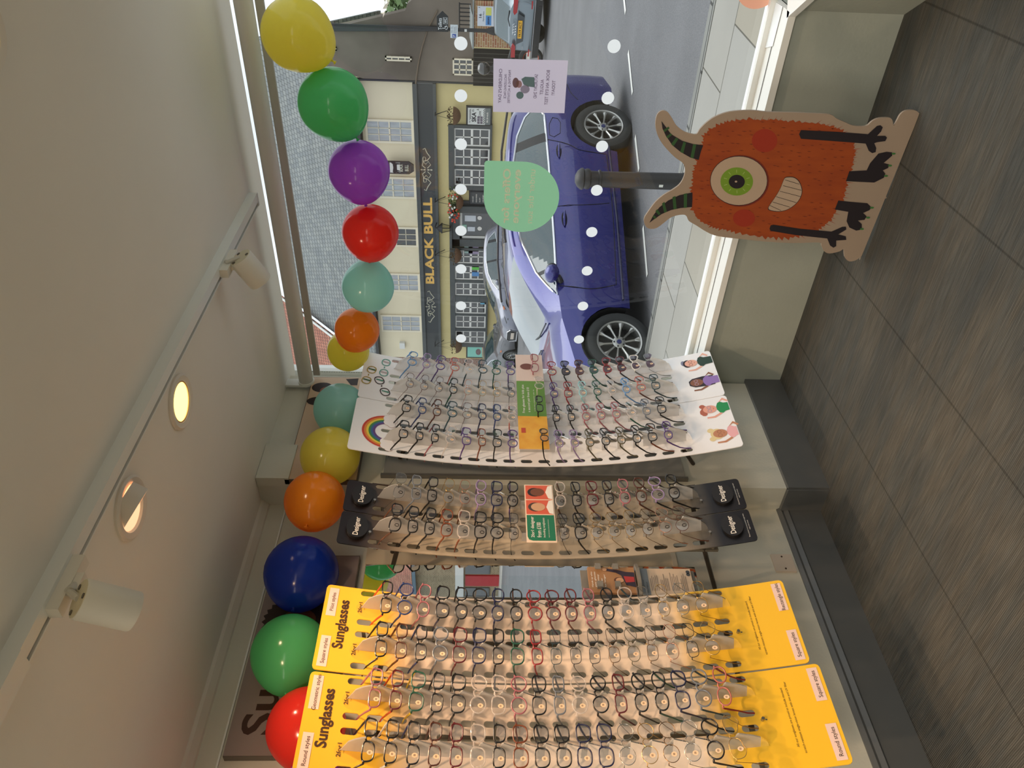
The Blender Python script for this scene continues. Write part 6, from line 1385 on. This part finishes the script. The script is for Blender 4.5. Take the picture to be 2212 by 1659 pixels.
# hanging baskets and their brackets, lantern
iron = M('iron_black', (30, 30, 32), .5); coir = M('coir_brown', (110, 82, 60), .95, noise=.3, nscale=14, stretch=(6, 1, 1), bump=.4, bscale=30)
def basket(px, py, label, flowers=False, dead=.6):
    c = Q(px, py, .45); R_b = .26; t = thing('hanging_basket', label, 'hanging basket', (c.x, YPUB - .45, c.z - R_b), None)
    cc = Vector((c.x, YPUB - .45, c.z)); prof = [(0, -R_b * 1.15)] + [(R_b * 1.25 * sin(a), -R_b * 1.15 * cos(a)) for a in (.3, .6, .9, 1.2, 1.5)]; MB().lathe(prof, cc, 24).build('coir_bowl', coir, t, smooth=True)
    top = qz(940, py, .2); MB().tube([(c.x, YPUB, top), (c.x, YPUB - .55, top - .02)], .018, 6).tube([(c.x, YPUB, top - .4), (c.x, YPUB - .3, top - .1), (c.x, YPUB - .45, top - .03)], .014, 6).build('wall_bracket', iron, t)
    mb = MB()
    for k in range(3): a = 2 * pi * k / 3 + .4; mb.tube([(c.x, YPUB - .45, top - .03), (c.x + R_b * cos(a), YPUB - .45 + R_b * sin(a), c.z)], .005, 4)
    mb.build('chain', iron, t)
    rr = random.Random(int(px * 7 + py)); mb = MB(); n = 260 if flowers else 70
    for k in range(n):
        a = rr.uniform(0, 2 * pi); r = rr.uniform(0, R_b * (1.9 if flowers else 1.2)); p = cc + Vector((r * cos(a) * 1.2, r * sin(a), rr.uniform(-.16, .30) if flowers else rr.uniform(-.05, .22))); s = rr.uniform(.03, .06)
        v = Vector((rr.uniform(-1, 1), rr.uniform(-1, 1), rr.uniform(-1, 1))).normalized() * s; w = v.cross(Vector((rr.uniform(-1, 1), 1, .3))).normalized() * s * .5
        mb.quad(p - v, p + w, p + v, p - w)
    mb.build('foliage', M('leaf_green', (86, 106, 58), .7, noise=.3, nscale=20) if flowers else M('leaf_dead', (96, 78, 50), .8, noise=.3, nscale=20), t, kind=None, weld=False)
    if flowers:
        for cl_, nm, k0 in (((210, 74, 52), 'red_flowers', 26), ((224, 222, 214), 'white_flowers', 14)):
            mb = MB()
            for k in range(k0): a = rr.uniform(0, 2 * pi); r = rr.uniform(.2, R_b * 1.9); mb.ell(cc + Vector((r * cos(a) * (1.3) - (.2 if nm[0] == 'r' else 0), -abs(r * sin(a)), rr.uniform(-.12, .3))), (.045, .045, .04), 8, 5)
            mb.build(nm, M(nm, cl_, .7), t)
basket(978, 250, 'brown hanging basket with dead plants, right of the first ground-floor windows'); basket(985, 437, 'hanging basket full of green leaves and red flowers beside the inn door', True)
basket(982, 552, 'bare brown hanging basket just left of the inn door'); basket(984, 748, 'bare brown hanging basket at the left end of the inn')
lc = Q(962, 493, .45); la_ = thing('wall_lantern', 'black iron lantern hanging over the inn door', 'lantern', (lc.x, YPUB - .45, lc.z - .25))
MB().tube([(lc.x + .2, YPUB, lc.z + .3), (lc.x, YPUB - .4, lc.z + .42), (lc.x, YPUB - .45, lc.z + .3)], .02, 6).build('bracket', iron, la_)
mb = MB()
for k in range(6): a = 2 * pi * k / 6; mb.tube([(lc.x + .20 * cos(a), YPUB - .45 + .2 * sin(a), lc.z + .12), (lc.x + .11 * cos(a), YPUB - .45 + .11 * sin(a), lc.z - .22)], .012, 4)
mb.lathe([(.22, .12), (.2, .15), (.08, .30), (.03, .34), (.03, .4), (0, .42)], (lc.x, YPUB - .45, lc.z), 12); mb.lathe([(.11, -.24), (.11, -.21)], (lc.x, YPUB - .45, lc.z), 12); mb.build('cage', iron, la_)
MB().lathe([(.19, .11), (.105, -.21)], (lc.x, YPUB - .45, lc.z), 6).build('lantern_glass', M_clear('lantern_glass', (230, 230, 225), 1), la_)

# ------------------------------------------------------------------ neighbours
YD = 28.2
def QD(px, py, d=0): return PY(px, py, YD - d)
dk = M('render_grey_brown', (134, 124, 112), .9, noise=.22, nscale=.35, col2=(86, 78, 70), bump=.25, bscale=14)
gb = thing('gabled_house', 'tall grey-brown rendered house right of the inn with black gates below', 'building', (QD(1100, 120).x, YD, 0))
pts = [(1022, 181), (785, 178), (567, 101), (640, 84), (720, 58), (746, 54), (875, 23), (880, 8), (960, -60), (1022, -60)]
W3 = [QD(*p) for p in pts]; W3 = [Vector((p.x, YD, p.z)) for p in W3]
x0_ = W3[0].x + .05; W3[0].x = x0_; W3[1].x = x0_
MB().prism(W3, (0, .35, 0)).build('wall', dk, gb)
g0 = QD(1022, 183); g1 = QD(1022, 104); gate = MB().box(((g0.x + g1.x) / 2, YD - .05, g0.z / 2), (abs(g1.x - g0.x), .1, g0.z)).build('gates', M('gate_black', (24, 24, 26), .9, spec=.2), gb)
mb = MB()
for i in range(1, 9): x = g0.x + (g1.x - g0.x) * i / 9; mb.box((x, YD - .102, g0.z / 2), (.018, .01, g0.z))
mb.build('board_joints', M('gate_joint', (66, 66, 66), .6), gate)
def dsash(px0, px1, py0, py1, nx, nz, gm):
    x0, x1 = QD(px0, py1).x, QD(px0, py0).x; z1, z0 = QD(px0, py0).z, QD(px1, py0).z
    f = MB(); y = YD - .04; fw_ = .05
    for a, b, c, e_ in ((x0, x1, z1 - fw_, z1), (x0, x1, z0, z0 + fw_), (x0, x0 + fw_, z0, z1), (x1 - fw_, x1, z0, z1)): f.box(((a + b) / 2, y, (c + e_) / 2), (b - a, .06, e_ - c))
    for i in range(1, nx): f.box((x0 + (x1 - x0) * i / nx, y, (z0 + z1) / 2), (.05, .04, z1 - z0))
    for i in range(1, nz): f.box(((x0 + x1) / 2, y, z0 + (z1 - z0) * i / nz), (x1 - x0, .04, .035))
    o = f.build('window', sashc, gb); MB().quad((x0, y + .01, z0), (x1, y + .01, z0), (x1, y + .01, z1), (x0, y + .01, z1)).build('pane', gm, o)
dsash(832, 889, 120, 130, 1, 4, darkglass); dsash(978, 1022, 125, 161, 3, 3, darkglass); dsash(716, 727, 100, 108, 1, 1, darkglass)
cb = [QD(*p, .05) for p in ((780, 10), (905, 8), (940, 45), (925, 70), (905, 110), (895, 150), (900, 172))]
MB().tube([Vector((p.x, YD - .04, p.z)) for p in [QD(*q) for q in ((945, 22), (925, 60), (912, 100), (903, 140), (898, 180))]], .025, 5).build('wall_cable', M('cable_brown', (110, 96, 80), .7), gb)
p = QD(950, 58, .15); MB().tube([(QD(720, 60).x, YD - .1, QD(720, 60).z), (QD(950, 60).x, YD - .1, QD(950, 60).z)], .09, 8).build('drainpipe', M('pipe_black', (44, 46, 48), .4), gb, smooth=True)
# brown outbuilding and railings to its right, low brick wall with the white board
ob = thing('outbuilding', 'weathered brown building behind the brick wall at the right', 'building', (QD(1000, -20).x, YD + 4, 0))
MB().box((QD(1000, -10, -1).x + 5, YD + 4, 2.6), (10, 2, 5.2)).build('wall', dk, ob)
YBW = 25.5
def QB(px, py, d=0): return PY(px, py, YBW - d)
bw_ = thing('brick_wall', 'low multicoloured brick wall with a grey stone coping', 'wall', (QB(1100, 50).x, YBW, 0))
xa, xb = QB(1100, 104).x, QB(1100, 9).x; zt = QB(1024, 60).z
brick = M_grid('mixed_brick', (186, 150, 104), (166, 96, 72), (204, 184, 150), 4.4, bw=1.0, rh=.33, mort=.05, plane='xz', noise=.22, bump=.3)
MB().box(((xa + xb) / 2, YBW + .15, zt / 2 - .06), (xb - xa, .3, zt + .12)).build('bricks', brick, bw_)
MB().prism([(xa - .05, YBW - .06, zt), (xb + .05, YBW - .06, zt), (xb + .05, YBW + .36, zt), (xa - .05, YBW + .36, zt)], (0, 0, .05)).prism([(xa - .05, YBW - .02, zt + .05), (xa - .05, YBW + .32, zt + .05), (xa - .05 + .3, YBW + .15, zt + .14)], (xb - xa - .3, 0, 0)).build('coping', M('coping_stone', (140, 144, 142), .8), bw_)
mb = MB(); z2_ = QB(992, 40).z
for i in range(7): x = QB(1020, 12 + i * 9).x; mb.tube([(x, YBW + .15, zt + .1), (x, YBW + .15, z2_)], .018, 6)
mb.tube([(QB(1020, 66).x, YBW + .15, z2_), (QB(1020, 9).x, YBW + .15, z2_)], .022, 6); mb.build('railing', iron, bw_)
s0, s1 = QB(1031, 56, .05), QB(1072, 15, .05)
sb = thing('name_board', 'white board reading 16 with blue and yellow panels on the brick wall', 'sign', (s0.x, YBW - .05, s1.z))
MB().box(((s0.x + s1.x) / 2, YBW - .02, (s0.z + s1.z) / 2), (s1.x - s0.x, .04, s0.z - s1.z)).build('board', M('board_white', (214, 218, 226), .5), sb)
w = s1.x - s0.x; h = s0.z - s1.z; g = lambda u, v, d=.043: (lambda a, b: Vector((s0.x + w * u + a, YBW - d, s1.z + h * v + b)))
mb = MB(); mb.textfit('16', g(.42, .77), w * .2, h * .15, .02); mb.textfit('Market Place', g(.25, .64), w * .5, h * .07, 0); mb.build('board_lettering', M('board_ink', (40, 44, 60), .6), sb)
for u0, u1, c, nm in ((.05, .55, (88, 146, 206), 'blue_panel'), (.55, .95, (214, 216, 110), 'yellow_panel')):
    mb = MB(); mb.quad(*[Vector((s0.x + w * a, YBW - .043, s1.z + h * b)) for a, b in ((u0, .25), (u1, .25), (u1, .55), (u0, .55))]); o = mb.build(nm, M('board_' + nm, c, .5), sb)
    if nm[0] == 'b': MB().textfit('atom', g(.1, .35, .046), w * .38, h * .12, .03).build('logo_lettering', M('board_navy', (24, 40, 90), .5), o)
MB().textfit('J', g(.9, .86), w * .05, h * .09, 0).build('board_mark', M('board_ink', (40, 44, 60), .6), sb)
# lamp post with signs
YL = 24.3
def QL(px, py, d=0): return PY(px, py, YL - d)
lp = thing('lamp_post', 'black street lamp post in front of the brick wall', 'lamp post', (QL(1120, 69).x, YL, gz(YL)))
xp = QL(1040, 66).x; MB().lathe([(.13, gz(YL)), (.12, QL(1066, 66).z), (.1, QL(1060, 66).z), (.055, QL(1050, 66).z), (.05, 5), (.045, 7.2)], (xp, YL, 0), 16).build('post', iron, lp, smooth=True)
MB().box((xp, YL - .055, QL(1006, 66).z), (.07, .01, .07)).build('number_tag', M('tag_white', (214, 214, 210), .5), lp)
f0_, f1_ = QL(944, 68, .1), QL(968, 28, .1); fs = thing('finger_sign', 'black finger sign reading Toilets WC pointing right', 'sign', (f0_.x, YL - .1, f1_.z))
zc_ = (f0_.z + f1_.z) / 2; hh_ = (f0_.z - f1_.z) / 2
MB().prism([(f0_.x, YL - .08, f1_.z), (f1_.x - hh_ * .6, YL - .08, f1_.z), (f1_.x + .05, YL - .08, zc_), (f1_.x - hh_ * .6, YL - .08, f0_.z), (f0_.x, YL - .08, f0_.z)], (0, -.03, 0)).build('panel', M('sign_black', (30, 34, 36), .5), fs)
g = lambda x, z: (lambda a, b: Vector((x + a, YL - .112, z + b)))
w_ = f1_.x - f0_.x; h_ = f0_.z - f1_.z; X_ = lambda u: f0_.x + w_ * u; Z_ = lambda v: f1_.z + h_ * v
mb = MB(); mb.textfit('Toilets', g(X_(.1), Z_(.56)), w_ * .62, h_ * .32, .01); mb.textfit('WC', g(X_(.46), Z_(.14)), w_ * .26, h_ * .22, .02)
mb.tube([(X_(a), YL - .112, Z_(b)) for a, b in ((.42, .08), (.76, .08), (.76, .42), (.42, .42))], .007, 4, True); mb.build('sign_lettering', M('sign_white', (220, 224, 224), .5), fs)
mb = MB(); mb.tube([(X_(.22) + .045 * cos(a * .46 - 3.6), YL - .112, Z_(.2) + .045 * sin(a * .46 - 3.6)) for a in range(11)], .008, 5); mb.tube([(X_(.19), YL - .112, Z_(.42)), (X_(.2), YL - .112, Z_(.26)), (X_(.28), YL - .112, Z_(.25)), (X_(.33), YL - .112, Z_(.1))], .009, 5); mb.ell((X_(.19), YL - .112, Z_(.48)), (.014, .005, .014), 8, 6); mb.build('wheelchair_symbol', M('sign_white', (220, 224, 224), .5), fs)
p0, p1 = QL(973, 82, .1), QL(989, 54, .1); ps = thing('parking_sign', 'white parking plate with a blue P on the lamp post', 'sign', (p0.x, YL - .1, p1.z))
MB().box(((p0.x + p1.x) / 2, YL - .09, (p0.z + p1.z) / 2), (p1.x - p0.x, .02, p0.z - p1.z)).build('plate', M('plate_pale', (206, 214, 218), .5), ps)
w_ = p1.x - p0.x; h_ = p0.z - p1.z; X_ = lambda u: p0.x + w_ * u; Z_ = lambda v: p1.z + h_ * v
mb = MB().box((X_(.18), YL - .104, Z_(.5)), (w_ * .26, .006, h_ * .5)); o = mb.build('blue_square', M('p_blue', (40, 74, 160), .5), ps); MB().textfit('P', g(X_(.12), Z_(.34)), w_ * .12, h_ * .32, .02).build('p_letter', M('sign_white', (220, 224, 224), .5), o)
mb = MB()
for i, q in enumerate(('Mon - Sat', '8 am - 6 pm', '30 minutes', 'No return')): mb.textfit(q, g(X_(.4), Z_(.78 - .2 * i)), w_ * (.45 if i % 2 == 0 else .5), h_ * .12, 0)
mb.build('plate_lettering', M('board_ink', (40, 44, 60), .6), ps)
# tree over the roofs
def tree(c, r, label, n=1600, seed=1):
    t = thing('tree', label, 'tree', (c[0], c[1], 0)); rr = random.Random(seed); mb = MB(); c = Vector(c)
    for k in range(n):
        v = Vector((rr.gauss(0, 1), rr.gauss(0, 1), rr.gauss(0, 1))).normalized(); q = rr.uniform(.6, 1.05); p = c + Vector((v.x * r[0], v.y * r[1], v.z * r[2])) * q; s = rr.uniform(.1, .26)
        a = Vector((rr.uniform(-1, 1), rr.uniform(-1, 1), rr.uniform(-1, 1))).normalized() * s; b = a.cross(v).normalized() * s * .6; mb.quad(p - a, p + b, p + a, p - b)
    mb.build('foliage', M('tree_leaf', (96, 124, 72), .7, noise=.35, nscale=1.5), t, weld=False)
    MB().tube([(c.x, c.y, 0), (c.x + .1, c.y, c.z * .5), (c.x, c.y, c.z)], [.3, .22, .12], 10).build('trunk', M('bark', (84, 70, 56), .9), t, smooth=True)
q = PY(918, -2, 40); tree((q.x, 40, q.z), (2.6, 2.0, 1.9), 'leafy green tree showing above the outbuilding roof', 2200)
# red-roofed cottage left of the inn
rtile = M_grid('red_tiles', (178, 110, 88), (198, 134, 108), (96, 60, 50), 3.2, bw=.6, rh=.5, mort=.05, plane='xy', noise=.2, bump=.7)
rc_ = thing('cottage', 'red-tiled brick cottage left of the inn, mostly behind balloons', 'building', (xL - 6, YPUB + 1, 0))
zc2 = qz(797, 790); bkr = M_grid('red_brick', (140, 92, 76), (160, 110, 90), (170, 160, 150), 4.4, bw=1.0, rh=.33, mort=.06, plane='xz', noise=.2)
MB().box((xL - 6.02, YPUB + 5, zc2 / 2), (12, 10, zc2)).build('wall', bkr, rc_)
MB().prism([(xL - 12, YPUB - .3, zc2), (xL + .0, YPUB - .3, zc2), (xL + .0, YPUB + 5.2, zc2 + 5.2), (xL - 12, YPUB + 5.2, zc2 + 5.2)], (0, 0, .12)).build('roof', rtile, rc_)
MB().prism([(xL - .12, YPUB - .3, zc2 + .12), (xL + .02, YPUB - .3, zc2 + .12), (xL + .02, YPUB + 5.2, zc2 + 5.34), (xL - .12, YPUB + 5.2, zc2 + 5.34)], (0, 0, .05)).build('verge', M('verge_white', (206, 206, 200), .6), rc_)
# terrace with the red door, seen in the mirror
tb = thing('brick_terrace', 'yellow-brick house with a red door, seen only in the mirror', 'building', (34, YPUB, 0))
ybr = M_grid('yellow_brick', (178, 154, 118), (150, 124, 92), (190, 178, 150), 4.4, bw=1.0, rh=.33, mort=.05, plane='xz', noise=.2, bump=.2)
MB().box((33, YPUB + 4, 2.6), (26, 8, 5.2)).build('wall', ybr, tb)
MB().prism([(20, YPUB - .3, 5.2), (46, YPUB - .3, 5.2), (46, YPUB + 4.5, 9.4), (20, YPUB + 4.5, 9.4)], (0, 0, .1)).build('roof', rtile, tb)
MB().box((33, YPUB - .4, 5.15), (26, .14, .2)).build('gutter', M('gutter_blue_grey', (96, 116, 130), .5), tb)
MB().box((34.5, YPUB - .05, 1.05), (1.0, .1, 2.1)).build('door', M('door_red', (180, 30, 36), .4), tb)
MB().box((34.5, YPUB - .12, 2.45), (4.6, .2, .5)).box((32.8, YPUB - .06, 1.2), (.12, .14, 2.4)).box((36.2, YPUB - .06, 1.2), (.12, .14, 2.4)).build('shopfront', sashw, tb)
for x in (33.4, 35.7): MB().box((x, YPUB - .03, 1.35), (.9, .06, 1.5)).build('window', darkglass, tb)
for x in (26, 30, 39, 43): MB().box((x, YPUB - .03, 3.7), (1.1, .08, 1.3)).build('window', sashw, tb); MB().box((x, YPUB - .05, 3.7), (.9, .08, 1.1)).build('window', darkglass, tb)
